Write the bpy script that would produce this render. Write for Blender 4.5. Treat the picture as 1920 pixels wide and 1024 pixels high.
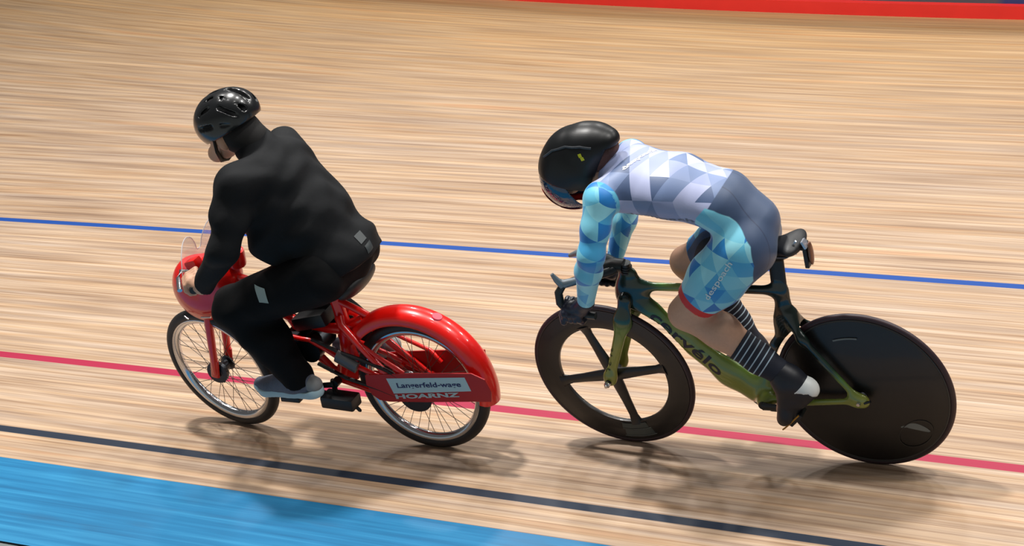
import bpy, bmesh, math, random
import numpy as np
from mathutils import Matrix, Vector
from mathutils.bvhtree import BVHTree
random.seed(4)
for o in list(bpy.data.objects): bpy.data.objects.remove(o)
S = bpy.context.scene; COL = S.collection
PI = math.pi

# ------------------------------------------------ camera, world, lights, exposure
BANK = Matrix.Rotation(math.radians(17.3), 4, 'X')     # the track surface is tipped 17.3 degrees
F_PX, YAW, PIT, ROL = 3865.06, -0.5833, 0.3896, -0.1662
def cam_axes():
    ca, sa, cb, sb, cc, sc = math.cos(YAW), math.sin(YAW), math.cos(PIT), math.sin(PIT), math.cos(ROL), math.sin(ROL)
    f = Vector((sa*cb, ca*cb, -sb)); r = Vector((ca, -sa, 0)); u = r.cross(f)
    return cc*r+sc*u, -sc*r+cc*u, f
R_, U_, F_ = cam_axes()
cam = bpy.data.cameras.new('camera'); co = bpy.data.objects.new('camera', cam); COL.objects.link(co)
cam.sensor_width = 36; cam.lens = F_PX*36/1920; cam.clip_start = .05; cam.clip_end = 300
mc = Matrix.Identity(4)
for i in range(3):
    mc[i][0] = R_[i]; mc[i][1] = U_[i]; mc[i][2] = -F_[i]
mc.translation = Vector((2.5766, -5.5078, 3.7645))
co.matrix_world = BANK @ mc
S.camera = co

W = bpy.data.worlds.new('hall_light'); S.world = W; W.use_nodes = True
W.node_tree.nodes['Background'].inputs[0].default_value = (.95, .93, .92, 1)
W.node_tree.nodes['Background'].inputs[1].default_value = .11

def area(x, y, z, sx, sy, power, col=(1, .97, .93), tgt=None):
    l = bpy.data.lights.new('ceiling_lamp_light', 'AREA'); l.shape = 'RECTANGLE'; l.size = sx; l.size_y = sy
    l.energy = power; l.color = col
    o = bpy.data.objects.new('ceiling_lamp_light', l); COL.objects.link(o)
    o.location = (x, y, z)
    t = Vector(tgt if tgt else (x, y, 0)) - Vector((x, y, z))
    o.rotation_euler = t.to_track_quat('-Z', 'Y').to_euler()
    return o
for lx, p1 in ((-7.6, 170), (-4.0, 760), (-.6, 200), (3.2, 330), (6.6, 150)):
    area(lx, -1.3, 9.0, .8, .45, p1)
    area(lx+1.2, 5.6, 10.0, .8, .45, 190)
    area(lx+.5, -4.2, 8.0, .8, .45, 30)

S.view_settings.view_transform = 'Standard'; S.view_settings.look = 'None'
S.view_settings.exposure = 0.06; S.view_settings.gamma = 1
S.view_settings.use_curve_mapping = False

# ------------------------------------------------ materials
MATS = {}
def srgb(r, g, b):
    f = lambda c: (c/255/12.92) if c/255 <= .04045 else ((c/255+.055)/1.055)**2.4
    return (f(r), f(g), f(b), 1)
def mat(name, col, rough=.5, metal=0., coat=0., bump=0., bscale=200, spec=.5, noise=0., alpha=1., trans=0.):
    if name in MATS: return MATS[name]
    m = bpy.data.materials.new(name); m.use_nodes = True; nt = m.node_tree; b = nt.nodes['Principled BSDF']
    b.inputs['Base Color'].default_value = col; b.inputs['Roughness'].default_value = rough
    b.inputs['Metallic'].default_value = metal; b.inputs['Coat Weight'].default_value = coat
    b.inputs['Coat Roughness'].default_value = .06
    b.inputs['Specular IOR Level'].default_value = spec
    b.inputs['Alpha'].default_value = alpha; b.inputs['Transmission Weight'].default_value = trans
    tc = nt.nodes.new('ShaderNodeTexCoord'); n = nt.nodes.new('ShaderNodeTexNoise'); n.inputs['Scale'].default_value = bscale
    nt.links.new(tc.outputs['Object'], n.inputs['Vector'])
    if noise:
        mx = nt.nodes.new('ShaderNodeMix'); mx.data_type = 'RGBA'; mx.blend_type = 'MULTIPLY'
        mx.inputs['Factor'].default_value = 1; mx.inputs['A'].default_value = col
        mr = nt.nodes.new('ShaderNodeMapRange'); mr.inputs['To Min'].default_value = 1-noise; mr.inputs['To Max'].default_value = 1+noise
        nt.links.new(n.outputs['Fac'], mr.inputs['Value']); nt.links.new(mr.outputs[0], mx.inputs['B']); nt.links.new(mx.outputs['Result'], b.inputs['Base Color'])
    if bump:
        bp = nt.nodes.new('ShaderNodeBump'); bp.inputs['Strength'].default_value = bump; bp.inputs['Distance'].default_value = .003
        nt.links.new(n.outputs['Fac'], bp.inputs['Height']); nt.links.new(bp.outputs[0], b.inputs['Normal'])
    MATS[name] = m; return m

class NT:
    """tiny helper for node maths"""
    def __init__(s, m): s.nt = m.node_tree; s.b = s.nt.nodes['Principled BSDF']
    def n(s, t): return s.nt.nodes.new(t)
    def set(s, sock, v):
        if hasattr(v, 'links') or isinstance(v, bpy.types.NodeSocket): s.nt.links.new(v, sock)
        else: sock.default_value = v
    def m(s, op, a, b=0., c=None):
        x = s.n('ShaderNodeMath'); x.operation = op; s.set(x.inputs[0], a); s.set(x.inputs[1], b)
        if c is not None: s.set(x.inputs[2], c)
        return x.outputs[0]
    def attr(s, name):
        x = s.n('ShaderNodeAttribute'); x.attribute_name = name; return x
    def mix(s, f, a, b, mode='MIX'):
        x = s.n('ShaderNodeMix'); x.data_type = 'RGBA'; x.blend_type = mode
        s.set(x.inputs['Factor'], f); s.set(x.inputs['A'], a); s.set(x.inputs['B'], b); return x.outputs['Result']
    def sep(s, v):
        x = s.n('ShaderNodeSeparateXYZ'); s.nt.links.new(v, x.inputs[0]); return x.outputs
    def comb(s, a, b, c=0.):
        x = s.n('ShaderNodeCombineXYZ'); s.set(x.inputs[0], a); s.set(x.inputs[1], b); s.set(x.inputs[2], c); return x.outputs[0]
    def noise(s, v, scale=1., detail=2., rough=.5):
        x = s.n('ShaderNodeTexNoise'); x.inputs['Scale'].default_value = scale; x.inputs['Detail'].default_value = detail; x.inputs['Roughness'].default_value = rough
        s.nt.links.new(v, x.inputs['Vector']); return x.outputs['Fac']
    def ramp(s, f, stops, interp='LINEAR'):
        x = s.n('ShaderNodeValToRGB'); x.color_ramp.interpolation = interp; e = x.color_ramp.elements
        while len(e) < len(stops): e.new(.5)
        for k, (p, c) in enumerate(stops): e[k].position = p; e[k].color = c
        s.set(x.inputs[0], f); return x.outputs[0]
    def step(s, a, thr, soft=.002):   # 1 when a > thr
        x = s.n('ShaderNodeMapRange'); s.set(x.inputs['Value'], a)
        x.inputs['From Min'].default_value = thr-soft; x.inputs['From Max'].default_value = thr+soft; return x.outputs[0]

def newmat(name):
    m = bpy.data.materials.new(name); m.use_nodes = True; return m, NT(m)

def band(t, v, lo, hi, s=.0015): return t.m('MULTIPLY', t.step(v, lo, s), t.m('SUBTRACT', 1., t.step(v, hi, s)))

def track_material():
    m, t = newmat('siberian_pine_track')
    uv = t.n('ShaderNodeUVMap'); uv.uv_map = 'UVMap'
    x = t.sep(uv.outputs[0]); u, v = x[0], x[1]
    # thin laths laid along the track
    wob = t.m('MULTIPLY', t.m('SUBTRACT', t.noise(t.comb(t.m('MULTIPLY', u, .5), t.m('MULTIPLY', v, 2.)), 1., 1), .5), .012)
    vv = t.m('ADD', v, wob)
    cell = t.m('FLOOR', t.m('DIVIDE', vv, .042))
    fr = t.m('FRACT', t.m('DIVIDE', vv, .042))
    wn = t.n('ShaderNodeTexWhiteNoise'); wn.noise_dimensions = '2D'
    off = t.m('MULTIPLY', t.m('SINE', t.m('MULTIPLY', cell, 12.9)), 3.)
    blk = t.noise(t.comb(t.m('MULTIPLY', t.m('ADD', u, off), .55), t.m('MULTIPLY', cell, 7.31)), 1., 0)
    st1 = t.noise(t.comb(t.m('MULTIPLY', u, .8), t.m('MULTIPLY', vv, 26.)), 1., 3, .6)
    st2 = t.noise(t.comb(t.m('MULTIPLY', u, 1.3), t.m('MULTIPLY', vv, 85.)), 1., 2, .6)
    st3 = t.noise(t.comb(t.m('ADD', t.m('MULTIPLY', u, .35), 31.), t.m('MULTIPLY', vv, 8.)), 1., 2, .5)
    tone = t.m('ADD', t.m('ADD', t.m('MULTIPLY', st1, .55), t.m('MULTIPLY', st2, .30)), t.m('MULTIPLY', blk, .15))
    calm = t.n('ShaderNodeMapRange'); calm.inputs['From Min'].default_value = 2.6; calm.inputs['From Max'].default_value = 6.; calm.inputs['To Min'].default_value = .95; calm.inputs['To Max'].default_value = .5; t.set(calm.inputs['Value'], v)
    tone = t.m('ADD', .515, t.m('MULTIPLY', t.m('SUBTRACT', tone, .515), calm.outputs[0]))
    base = t.ramp(tone, [(.33, srgb(142, 116, 96)), (.43, srgb(184, 158, 134)), (.51, srgb(204, 180, 156)), (.59, srgb(220, 198, 175)), (.70, srgb(240, 224, 206))])
    hue = t.noise(t.comb(t.m('ADD', t.m('MULTIPLY', u, .6), 11.), t.m('MULTIPLY', vv, 20.)), 1., 2)
    hcol = t.ramp(hue, [(.3, srgb(222, 214, 214)), (.5, srgb(246, 234, 224)), (.62, srgb(252, 234, 212)), (.75, srgb(252, 216, 188))])
    base = t.mix(.8, base, hcol, 'MULTIPLY'); base = t.mix(1., base, (.78, .80, .81, 1), 'MULTIPLY')
    gap = t.m('MULTIPLY', band(t, fr, -.01, .075, .025), t.step(st3, .43, .10))
    base = t.mix(t.m('MULTIPLY', gap, .7), base, srgb(120, 88, 66))
    # yellower tint towards the top of the bank
    yel = t.n('ShaderNodeMapRange'); yel.inputs['From Min'].default_value = 3.9; yel.inputs['From Max'].default_value = 6.6; t.set(yel.inputs['Value'], v)
    base = t.mix(t.m('MULTIPLY', yel.outputs[0], .95), base, t.mix(1., base, srgb(252, 232, 180), 'MULTIPLY'))
    # painted lines
    wear = t.m('MULTIPLY', t.m('SUBTRACT', st2, .5), .5)
    def paint(b, lo, hi, c1, c2):
        return t.mix(band(t, v, lo, hi), b, t.mix(t.m('ADD', .5, wear), c1, c2))
    base = paint(base, .20, .25, srgb(30, 38, 52), srgb(38, 48, 64))
    base = paint(base, .848, .903, srgb(150, 32, 62), srgb(168, 40, 70))
    base = paint(base, 2.385, 2.432, srgb(20, 66, 140), srgb(26, 74, 154))
    t.set(t.b.inputs['Base Color'], base)
    t.b.inputs['Roughness'].default_value = .38; t.b.inputs['Specular IOR Level'].default_value = .35
    rr = t.n('ShaderNodeMapRange'); rr.inputs['To Min'].default_value = .42; rr.inputs['To Max'].default_value = .6; t.set(rr.inputs['Value'], st1); t.set(t.b.inputs['Roughness'], rr.outputs[0])
    return m

def apron_material():
    m, t = newmat('blue_painted_apron')
    uv = t.n('ShaderNodeUVMap'); uv.uv_map = 'UVMap'
    x = t.sep(uv.outputs[0]); u, v = x[0], x[1]
    st = t.noise(t.comb(t.m('MULTIPLY', u, .8), t.m('MULTIPLY', v, 30.)), 1., 3, .6)
    sm = t.noise(t.comb(t.m('MULTIPLY', u, 1.2), t.m('MULTIPLY', v, 9.)), 1., 3, .6)
    c = t.ramp(st, [(.3, srgb(16, 100, 146)), (.5, srgb(24, 114, 162)), (.75, srgb(48, 138, 184))])
    c = t.mix(t.m('MULTIPLY', t.m('SUBTRACT', 1., t.step(sm, .36, .06)), .5), c, srgb(40, 92, 130))
    t.set(t.b.inputs['Base Color'], c); t.b.inputs['Roughness'].default_value = .45
    return m

# ------------------------------------------------ mesh helpers
def link(name, me, m=None, parent=None, smooth=True):
    o = bpy.data.objects.new(name, me); COL.objects.link(o)
    if m is not None: me.materials.append(m)
    if parent: o.parent = parent
    if smooth and len(me.polygons): me.polygons.foreach_set('use_smooth', [True]*len(me.polygons))
    return o
def lab(o, label=None, cat=None, group=None, kind=None):
    if label: o['label'] = label
    if cat: o['category'] = cat
    if group: o['group'] = group
    if kind: o['kind'] = kind
    return o

class MB:
    def __init__(s): s.v = []; s.f = []
    def add(s, vs, fs):
        n = len(s.v); s.v += [tuple(v) for v in vs]; s.f += [tuple(i+n for i in f) for f in fs]; return s
    def box(s, c, d, R=None):
        R = R or Matrix.Identity(3); c = Vector(c)
        vs = [c + R @ Vector((d[0]/2*i, d[1]/2*j, d[2]/2*k)) for i in (-1, 1) for j in (-1, 1) for k in (-1, 1)]
        return s.add(vs, [(0, 1, 3, 2), (4, 6, 7, 5), (0, 4, 5, 1), (2, 3, 7, 6), (0, 2, 6, 4), (1, 5, 7, 3)])
    def tube(s, pts, rad, n=14, flat=1., side=Vector((0, 1, 0)), closed=False, cap=True):
        pts = [Vector(p) for p in pts]; N = len(pts)
        if not hasattr(rad, '__len__'): rad = [rad]*N
        vs = []; fs = []
        prev = None
        for i, p in enumerate(pts):
            a = pts[(i-1) % N] if (i > 0 or closed) else p; b = pts[(i+1) % N] if (i < N-1 or closed) else p
            d = (b-a).normalized()
            sd = side - d*side.dot(d)
            if sd.length < .2: sd = (prev - d*prev.dot(d)) if prev is not None else Vector((1, 0, 0)) - d*d.x
            sd.normalize(); prev = sd
            up = d.cross(sd)
            for k in range(n):
                t = 2*PI*k/n; vs.append(p + (sd*math.cos(t)*flat + up*math.sin(t))*rad[i])
        M_ = N if closed else N-1
        for i in range(M_):
            j = (i+1) % N
            for k in range(n):
                l = (k+1) % n; fs.append((i*n+k, i*n+l, j*n+l, j*n+k))
        if cap and not closed:
            fs.append(tuple(range(n-1, -1, -1))); fs.append(tuple((N-1)*n+k for k in range(n)))
        return s.add(vs, fs)
    def lathe(s, prof, n=64, c=(0, 0, 0), closed=True):
        """prof: (radius, y) pairs revolved around the Y axis through c"""
        c = Vector(c); P = len(prof); vs = []; fs = []
        for i in range(n):
            t = 2*PI*i/n
            for r, y in prof: vs.append(c + Vector((r*math.cos(t), y, r*math.sin(t))))
        for i in range(n):
            j = (i+1) % n
            for k in range(P if closed else P-1):
                l = (k+1) % P; fs.append((i*P+k, i*P+l, j*P+l, j*P+k))
        return s.add(vs, fs)
    def prism(s, poly, y0, y1):
        """polygon in x,z extruded along y"""
        n = len(poly); vs = [(x, y0, z) for x, z in poly]+[(x, y1, z) for x, z in poly]
        fs = [tuple(range(n)), tuple(range(2*n-1, n-1, -1))]+[(i, i+n, (i+1) % n+n, (i+1) % n) for i in range(n)]
        return s.add(vs, fs)
    def ball(s, c, r, n=12, sc=(1, 1, 1)):
        c = Vector(c); vs = [c+Vector((0, 0, r*sc[2]))]; fs = []
        for i in range(1, n):
            for k in range(2*n):
                a, b = PI*i/n, PI*k/n
                vs.append(c+Vector((r*sc[0]*math.sin(a)*math.cos(b), r*sc[1]*math.sin(a)*math.sin(b), r*sc[2]*math.cos(a))))
        vs.append(c-Vector((0, 0, r*sc[2]))); m = 2*n
        for k in range(m):
            fs.append((0, 1+k, 1+(k+1) % m)); fs.append((len(vs)-1, 1+(n-2)*m+(k+1) % m, 1+(n-2)*m+k))
        for i in range(n-2):
            for k in range(m): fs.append((1+i*m+k, 1+(i+1)*m+k, 1+(i+1)*m+(k+1) % m, 1+i*m+(k+1) % m))
        return s.add(vs, fs)
    def build(s, name, m, parent=None, smooth=True, bevel=0., kind=None, sharp=40):
        me = bpy.data.meshes.new(name); me.from_pydata(s.v, [], s.f)
        bm = bmesh.new(); bm.from_mesh(me)
        if bevel:
            es = [e for e in bm.edges if len(e.link_faces) == 2 and e.calc_face_angle() > .6]
            bmesh.ops.bevel(bm, geom=es, offset=bevel, segments=2, affect='EDGES', profile=.6)
        bmesh.ops.recalc_face_normals(bm, faces=bm.faces); bm.to_mesh(me); bm.free()
        o = link(name, me, m, parent, smooth)
        if smooth: me.set_sharp_from_angle(angle=math.radians(sharp))
        if kind: o['kind'] = kind
        return o

# ---- implicit surfaces: smooth blends of tapered limbs, meshed with surface nets
def prim_eval(P, q):
    """q: dict(a,b,ra,rb,s=lateral scale, clip=(point,normal))  or ellipsoid dict(c,r,ang)"""
    if 'c' in q:
        d = P-np.array(q['c']); a = q.get('ang', 0.); ca, sa = math.cos(a), math.sin(a)
        x = d[..., 0]*ca+d[..., 2]*sa; z = -d[..., 0]*sa+d[..., 2]*ca; y = d[..., 1]
        r = q['r']; d = (np.sqrt((x/r[0])**2+(y/r[1])**2+(z/r[2])**2)-1)*min(r)
    else:
        a = np.array(q['a'], float); b = np.array(q['b'], float); ab = b-a
        t = np.clip(((P-a)@ab)/(ab@ab), 0, 1); e = P-(a+t[..., None]*ab)
        s = q.get('s', 1.); s2 = q.get('s2', s); s = s+(s2-s)*t
        y = e[..., 1]/s
        d = (np.sqrt(e[..., 0]**2+y**2+e[..., 2]**2)-(q['ra']+(q['rb']-q['ra'])*t))*np.minimum(1., s)
    for c in q.get('clips', []):
        n = np.array(c[1], float); n = n/np.linalg.norm(n); d = np.maximum(d, (P-np.array(c[0]))@n)
    return d
def smin(a, b, k): h = np.clip(.5+.5*(b-a)/k, 0, 1); return b+(a-b)*h-k*h*(1-h)
def field(prims, k=.03, post=None):
    def f(P):
        d = None
        for q in prims:
            e = prim_eval(P, q)
            if q.get('sub'): d = -smin(-d, e, q.get('k', .005))
            else: d = e if d is None else smin(d, e, q.get('k', k))
        return post(P, d) if post else d
    return f
def bounds(prims, pad=.03):
    L = []
    for q in prims:
        if q.get('sub'): continue
        if 'c' in q: r = max(q['r']); L += [np.array(q['c'])-r, np.array(q['c'])+r]
        else:
            for p, r in ((q['a'], q['ra']), (q['b'], q['rb'])):
                r = r*max(1, q.get('s', 1.), q.get('s2', 1.)); L += [np.array(p)-r, np.array(p)+r]
    L = np.array(L); return L.min(0)-pad, L.max(0)+pad
def net(name, f, lo, hi, h, m, parent=None, B=8):
    lo = np.array(lo); n = np.ceil((np.array(hi)-lo)/h/B).astype(int)
    C = np.stack(np.meshgrid(*[np.arange(k) for k in n], indexing='ij'), -1)
    cc = lo+(C+.5)*B*h; dc = f(cc.reshape(-1, 3)).reshape(n)
    N = n*B; F = np.repeat(np.repeat(np.repeat(dc, B, 0), B, 1), B, 2).astype(np.float32)
    act = np.argwhere(np.abs(dc) < B*h*1.25)
    o3 = np.stack(np.meshgrid(*[np.arange(B)]*3, indexing='ij'), -1).reshape(-1, 3)
    for i in range(0, len(act), 400):
        idx = (act[i:i+400, None, :]*B+o3[None]).reshape(-1, 3)
        F[idx[:, 0], idx[:, 1], idx[:, 2]] = f(lo+idx*h)
    ins = F < 0
    s = np.zeros(N-1, np.uint8)
    offs = [(i, j, k) for i in (0, 1) for j in (0, 1) for k in (0, 1)]
    for i, j, k in offs: s += ins[i:N[0]-1+i, j:N[1]-1+j, k:N[2]-1+k]
    cells = np.argwhere((s > 0) & (s < 8)); idm = -np.ones(N-1, np.int64); idm[tuple(cells.T)] = np.arange(len(cells))
    acc = np.zeros((len(cells), 3)); cnt = np.zeros(len(cells))
    for i, j, k in offs:
        for ax in range(3):
            o1 = [i, j, k]
            if o1[ax]: continue
            o2 = list(o1); o2[ax] = 1
            p = cells+o1; q = cells+o2; a = F[tuple(p.T)]; b = F[tuple(q.T)]; c = (a < 0) != (b < 0)
            t = np.where(c, a/np.where(a-b == 0, 1, a-b), 0)
            acc += np.where(c[:, None], p+(q-p)*t[:, None], 0); cnt += c
    V = lo+acc/cnt[:, None]*h
    Q = []
    for ax in range(3):
        a1, a2 = (ax+1) % 3, (ax+2) % 3
        sl0 = [slice(1, -1)]*3; sl1 = [slice(1, -1)]*3
        sl0[ax] = slice(0, -1); sl1[ax] = slice(1, None)
        A = ins[tuple(sl0)]; Bb = ins[tuple(sl1)]
        e = np.argwhere(A != Bb); sg = A[tuple(e.T)]
        e = e+1; e[:, ax] -= 1
        def cid(d1, d2):
            q = e.copy(); q[:, a1] += d1; q[:, a2] += d2; q = np.minimum(q, N-2); return idm[tuple(q.T)]
        q = np.stack([cid(-1, -1), cid(0, -1), cid(0, 0), cid(-1, 0)], 1)
        q[~sg] = q[~sg][:, ::-1]; Q.append(q)
    Q = np.concatenate(Q); Q = Q[(Q >= 0).all(1)]
    me = bpy.data.meshes.new(name); me.vertices.add(len(V)); me.vertices.foreach_set('co', V.ravel())
    me.loops.add(len(Q)*4); me.loops.foreach_set('vertex_index', Q.ravel().astype(np.int32))
    me.polygons.add(len(Q)); me.polygons.foreach_set('loop_start', np.arange(0, len(Q)*4, 4, dtype=np.int32))
    me.update(calc_edges=True); me.validate()
    o = link(name, me, m, parent); return o, V
def fattr(me, name, arr):
    a = me.attributes.new(name, 'FLOAT', 'POINT'); a.data.foreach_set('value', np.asarray(arr, np.float32))
def vattr(me, name, arr):
    a = me.attributes.new(name, 'FLOAT_VECTOR', 'POINT'); a.data.foreach_set('vector', np.asarray(arr, np.float32).ravel())
def C(a, b, ra, rb=None, s=1., s2=None, **k):
    return dict(a=a, b=b, ra=ra, rb=ra if rb is None else rb, s=s, s2=s if s2 is None else s2, **k)
def E_(c, r, ang=0., **k): return dict(c=c, r=r, ang=ang, **k)
def mir(q):
    r = dict(q)
    for k in ('a', 'b', 'c'):
        if k in r: r[k] = (r[k][0], -r[k][1], r[k][2])
    r['clips'] = [((c[0][0], -c[0][1], c[0][2]), (c[1][0], -c[1][1], c[1][2])) for c in q.get('clips', [])]
    return r

def lettering(name, text, m, parent, p0, p1, host=None, lat=None, height=None, side=1, bold=.0, shear=0., lift=.0015, up=None):
    """text running from p0 to p1 (x,z in the bike frame), laid on the host surface seen from +y (side 1)"""
    cu = bpy.data.curves.new(name, 'FONT'); cu.body = text; cu.size = 1; cu.offset = bold; cu.shear = shear; cu.resolution_u = 3
    o = bpy.data.objects.new(name, cu); COL.objects.link(o)
    dg = bpy.context.evaluated_depsgraph_get(); me = bpy.data.meshes.new_from_object(o.evaluated_get(dg))
    bpy.data.objects.remove(o)
    bm = bmesh.new(); bm.from_mesh(me)
    xs = [v.co.x for v in bm.verts]; ys = [v.co.y for v in bm.verts]
    x0, x1 = min(xs), max(xs); y0, y1 = min(ys), max(ys)
    p0 = Vector(p0); p1 = Vector(p1); L = (p1-p0).length; d = (p1-p0)/L
    upv = Vector(up) if up else Vector((-d.z, 0, d.x)) * (1 if -d.z*0+d.x < 0 or True else 1)
    if not up and upv.z < 0: upv = -upv
    sx = L/(x1-x0); sy = (height/(y1-y0)) if height else sx
    for e in range(2):
        es = [e_ for e_ in bm.edges if e_.calc_length()*sx > .012]
        if es: bmesh.ops.subdivide_edges(bm, edges=es, cuts=1)
    bmesh.ops.triangulate(bm, faces=bm.faces)
    tree = None
    if host is not None:
        hm = host.data; tree = BVHTree.FromPolygons([v.co for v in hm.vertices], [tuple(p.vertices) for p in hm.polygons])
    ny = Vector((0, side, 0)) if not isinstance(side, Vector) else side
    for v in bm.verts:
        p = p0+d*((v.co.x-x0)*sx)+upv*((v.co.y-y0)*sy)
        if tree:
            hit = tree.ray_cast(p+ny*.6, -ny)
            if hit[0] is not None: p = hit[0]+hit[1]*lift
        v.co = p
    bm.to_mesh(me); bm.free()
    o = link(name, me, m, parent, smooth=False); return o

# ------------------------------------------------ the track
def lane_y(x, v):
    dx = min(x+1.19, 2.1); g = -.0603*dx+.01411*dx*dx
    w = min(max((v-2.4)/3.7, 0), 1); w = w*w*(3-2*w)
    return v-.0019*(x-1)**2+g*w
def strip(name, v0, v1, nv, m, dz=0., kind='structure'):
    xs = [-15+i*.25 for i in range(93)]; vs = [v0+(v1-v0)*j/nv for j in range(nv+1)]
    P = [(x, lane_y(x, v), dz) for x in xs for v in vs]; n = nv+1
    F = [(i*n+j, (i+1)*n+j, (i+1)*n+j+1, i*n+j+1) for i in range(len(xs)-1) for j in range(nv)]
    me = bpy.data.meshes.new(name); me.from_pydata(P, [], F); uv = me.uv_layers.new(name='UVMap')
    for l in me.loops: k = l.vertex_index; uv.data[l.index].uv = (xs[k//n], vs[k % n])
    o = link(name, me, m); o['kind'] = kind; return o
TOPV = 6.12
track = strip('floor', 0, TOPV+.02, 40, track_material())
apron = strip('trim_1', -.585, 0, 4, apron_material())
kick = MB(); xs = [-15+i*.5 for i in range(47)]
def wallmesh(name, y_off, z0, z1, th, m):
    mb = MB()
    for i in range(len(xs)-1):
        a, b = xs[i], xs[i+1]; ya, yb = lane_y(a, TOPV)+y_off, lane_y(b, TOPV)+y_off
        mb.add([(a, ya, z0), (b, yb, z0), (b, yb+th, z0), (a, ya+th, z0), (a, ya, z1), (b, yb, z1), (b, yb+th, z1), (a, ya+th, z1)],
               [(0, 1, 5, 4), (4, 5, 6, 7), (3, 7, 6, 2), (0, 3, 2, 1)])
    o = mb.build(name, m, smooth=False); o['kind'] = 'structure'; return o
wallmesh('trim_2', 0, -.05, .082, .05, mat('red_kickboard', srgb(240, 50, 44), .45, noise=.08, bscale=6))
def barrier_mat():
    m, t = newmat('barrier_boards')
    tc = t.n('ShaderNodeTexCoord'); x = t.sep(tc.outputs['Object'])
    n = t.noise(t.comb(t.m('MULTIPLY', x[0], .7), t.m('MULTIPLY', x[2], 14.)), 1., 2)
    c = t.ramp(n, [(.3, srgb(74, 86, 94)), (.7, srgb(92, 104, 110))])
    c = t.mix(t.step(x[0], -1.33, .03), c, srgb(40, 66, 122))
    t.set(t.b.inputs['Base Color'], c); t.b.inputs['Roughness'].default_value = .5; return m
wallmesh('wall_outer', .05, -.05, 1.0, .04, barrier_mat())
rail = MB(); rail.tube([(x, lane_y(x, TOPV)+.07, 1.04) for x in xs], .03, 10)
o = rail.build('trim_3', mat('rail_steel', srgb(150, 150, 152), .3, .8)); o['kind'] = 'structure'

# ------------------------------------------------ shared materials
M_tire = mat('black_rubber', srgb(26, 25, 27), .55, bump=.15, bscale=300)
M_blk = mat('black_plastic', srgb(20, 21, 23), .45)
M_carbon = mat('black_carbon', srgb(17, 16, 17), .42, coat=.1, noise=.25, bscale=9)
M_steel = mat('polished_steel', srgb(200, 202, 206), .22, 1.)
M_dkmetal = mat('dark_metal', srgb(60, 62, 66), .38, .9)
M_red = mat('red_gloss_paint', srgb(232, 16, 8), .3, coat=.6, noise=.05, bscale=20)
M_skin = mat('light_skin', srgb(206, 160, 132), .55, bump=.05, bscale=90, noise=.08)
M_dkhair = mat('black_hair', srgb(20, 18, 18), .8)
M_jacket = mat('black_shell_fabric', srgb(15, 17, 20), .8, spec=.25, bump=.25, bscale=45, noise=.12)
M_trouser = mat('black_trouser_fabric', srgb(8, 9, 11), .85, spec=.2, bump=.2, bscale=60)

def frame_matrix(o, x, y, z):
    m = Matrix.Identity(4)
    for i in range(3): m[i][0] = x[i]; m[i][1] = y[i]; m[i][2] = z[i]; m[i][3] = o[i]
    return m
MX1 = frame_matrix((-.1145, .7915, 0), (-.9986, -.0535, 0), (.0528, -.9859, -.1588), (-.0085*-1, -.1585, .9873))
MX2 = frame_matrix((-1.8812, .5112, 0), (-.9987, -.0507, 0), (.0505, -.9946, -.0908), (.0046, -.0907, .9959))
def root(name, mx, label, cat):
    o = bpy.data.objects.new(name, None); COL.objects.link(o); o.empty_display_size = .2
    o.matrix_world = mx; lab(o, label, cat); return o
def pivot(o, loc, rot=(0, 0, 0)): o.location = loc; o.rotation_euler = rot

# ------------------------------------------------ track bicycle
bike = root('track_bicycle', MX1, 'olive green carbon track bicycle with black disc rear wheel ridden by the sprinter', 'bicycle')
RW = .3355
def frame_mat():
    m, t = newmat('green_black_flip_paint')
    tc = t.n('ShaderNodeTexCoord'); P = tc.outputs['Object']; x = t.sep(P)
    def dist(cx, cz): return t.m('SQRT', t.m('ADD', t.m('POWER', t.m('SUBTRACT', x[0], cx), 2.), t.m('POWER', t.m('SUBTRACT', x[2], cz), 2.)))
    n = t.m('MULTIPLY', t.m('SUBTRACT', t.noise(P, 9., 1), .5), .06)
    g1 = t.m('ADD', t.m('SUBTRACT', dist(.875, .73), .10), n)
    g2 = t.m('ADD', t.m('SUBTRACT', dist(.25, .72), .30), n)
    g = t.m('MINIMUM', g1, g2)
    c = t.ramp(t.m('ADD', t.m('MULTIPLY', g, 3.2), .3), [(.0, srgb(10, 28, 26)), (.3, srgb(26, 54, 36)), (.48, srgb(84, 126, 54)), (.8, srgb(138, 146, 62))])
    # olive turns browner low on the tubes
    c = t.mix(t.m('MULTIPLY', t.noise(P, 4., 1), .5), c, t.mix(1., c, srgb(235, 222, 140), 'MULTIPLY'))
    t.set(t.b.inputs['Base Color'], c); t.b.inputs['Roughness'].default_value = .28; t.b.inputs['Metallic'].default_value = .1
    t.b.inputs['Coat Weight'].default_value = .6; t.b.inputs['Coat Roughness'].default_value = .08
    return m
M_frame = frame_mat()
lat = .42
fp = [C((.845, 0, .655), (.70, 0, .535), .052, .046, .42),
      C((.70, 0, .535), (.52, 0, .368), .046, .052, .46), C((.52, 0, .368), (.425, 0, .305), .053, .060, .46, .5),
      C((.83, 0, .742), (.26, 0, .757), .017, .018, .7),
      C((.852, 0, .79), (.873, 0, .69), .038, .038, .52), C((.87, 0, .71), (.80, 0, .63), .04, .045, .45), C((.86, 0, .74), (.80, 0, .735), .03, .02, .5),
      C((.258, 0, .80), (.255, 0, .62), .027, .036, .42), C((.255, 0, .62), (.30, 0, .50), .040, .026, .4), C((.31, 0, .50), (.385, 0, .31), .026, .035, .5),
      C((.385, -.036, .276), (.385, .036, .276), .030, .030, 1., k=.03)]
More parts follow.
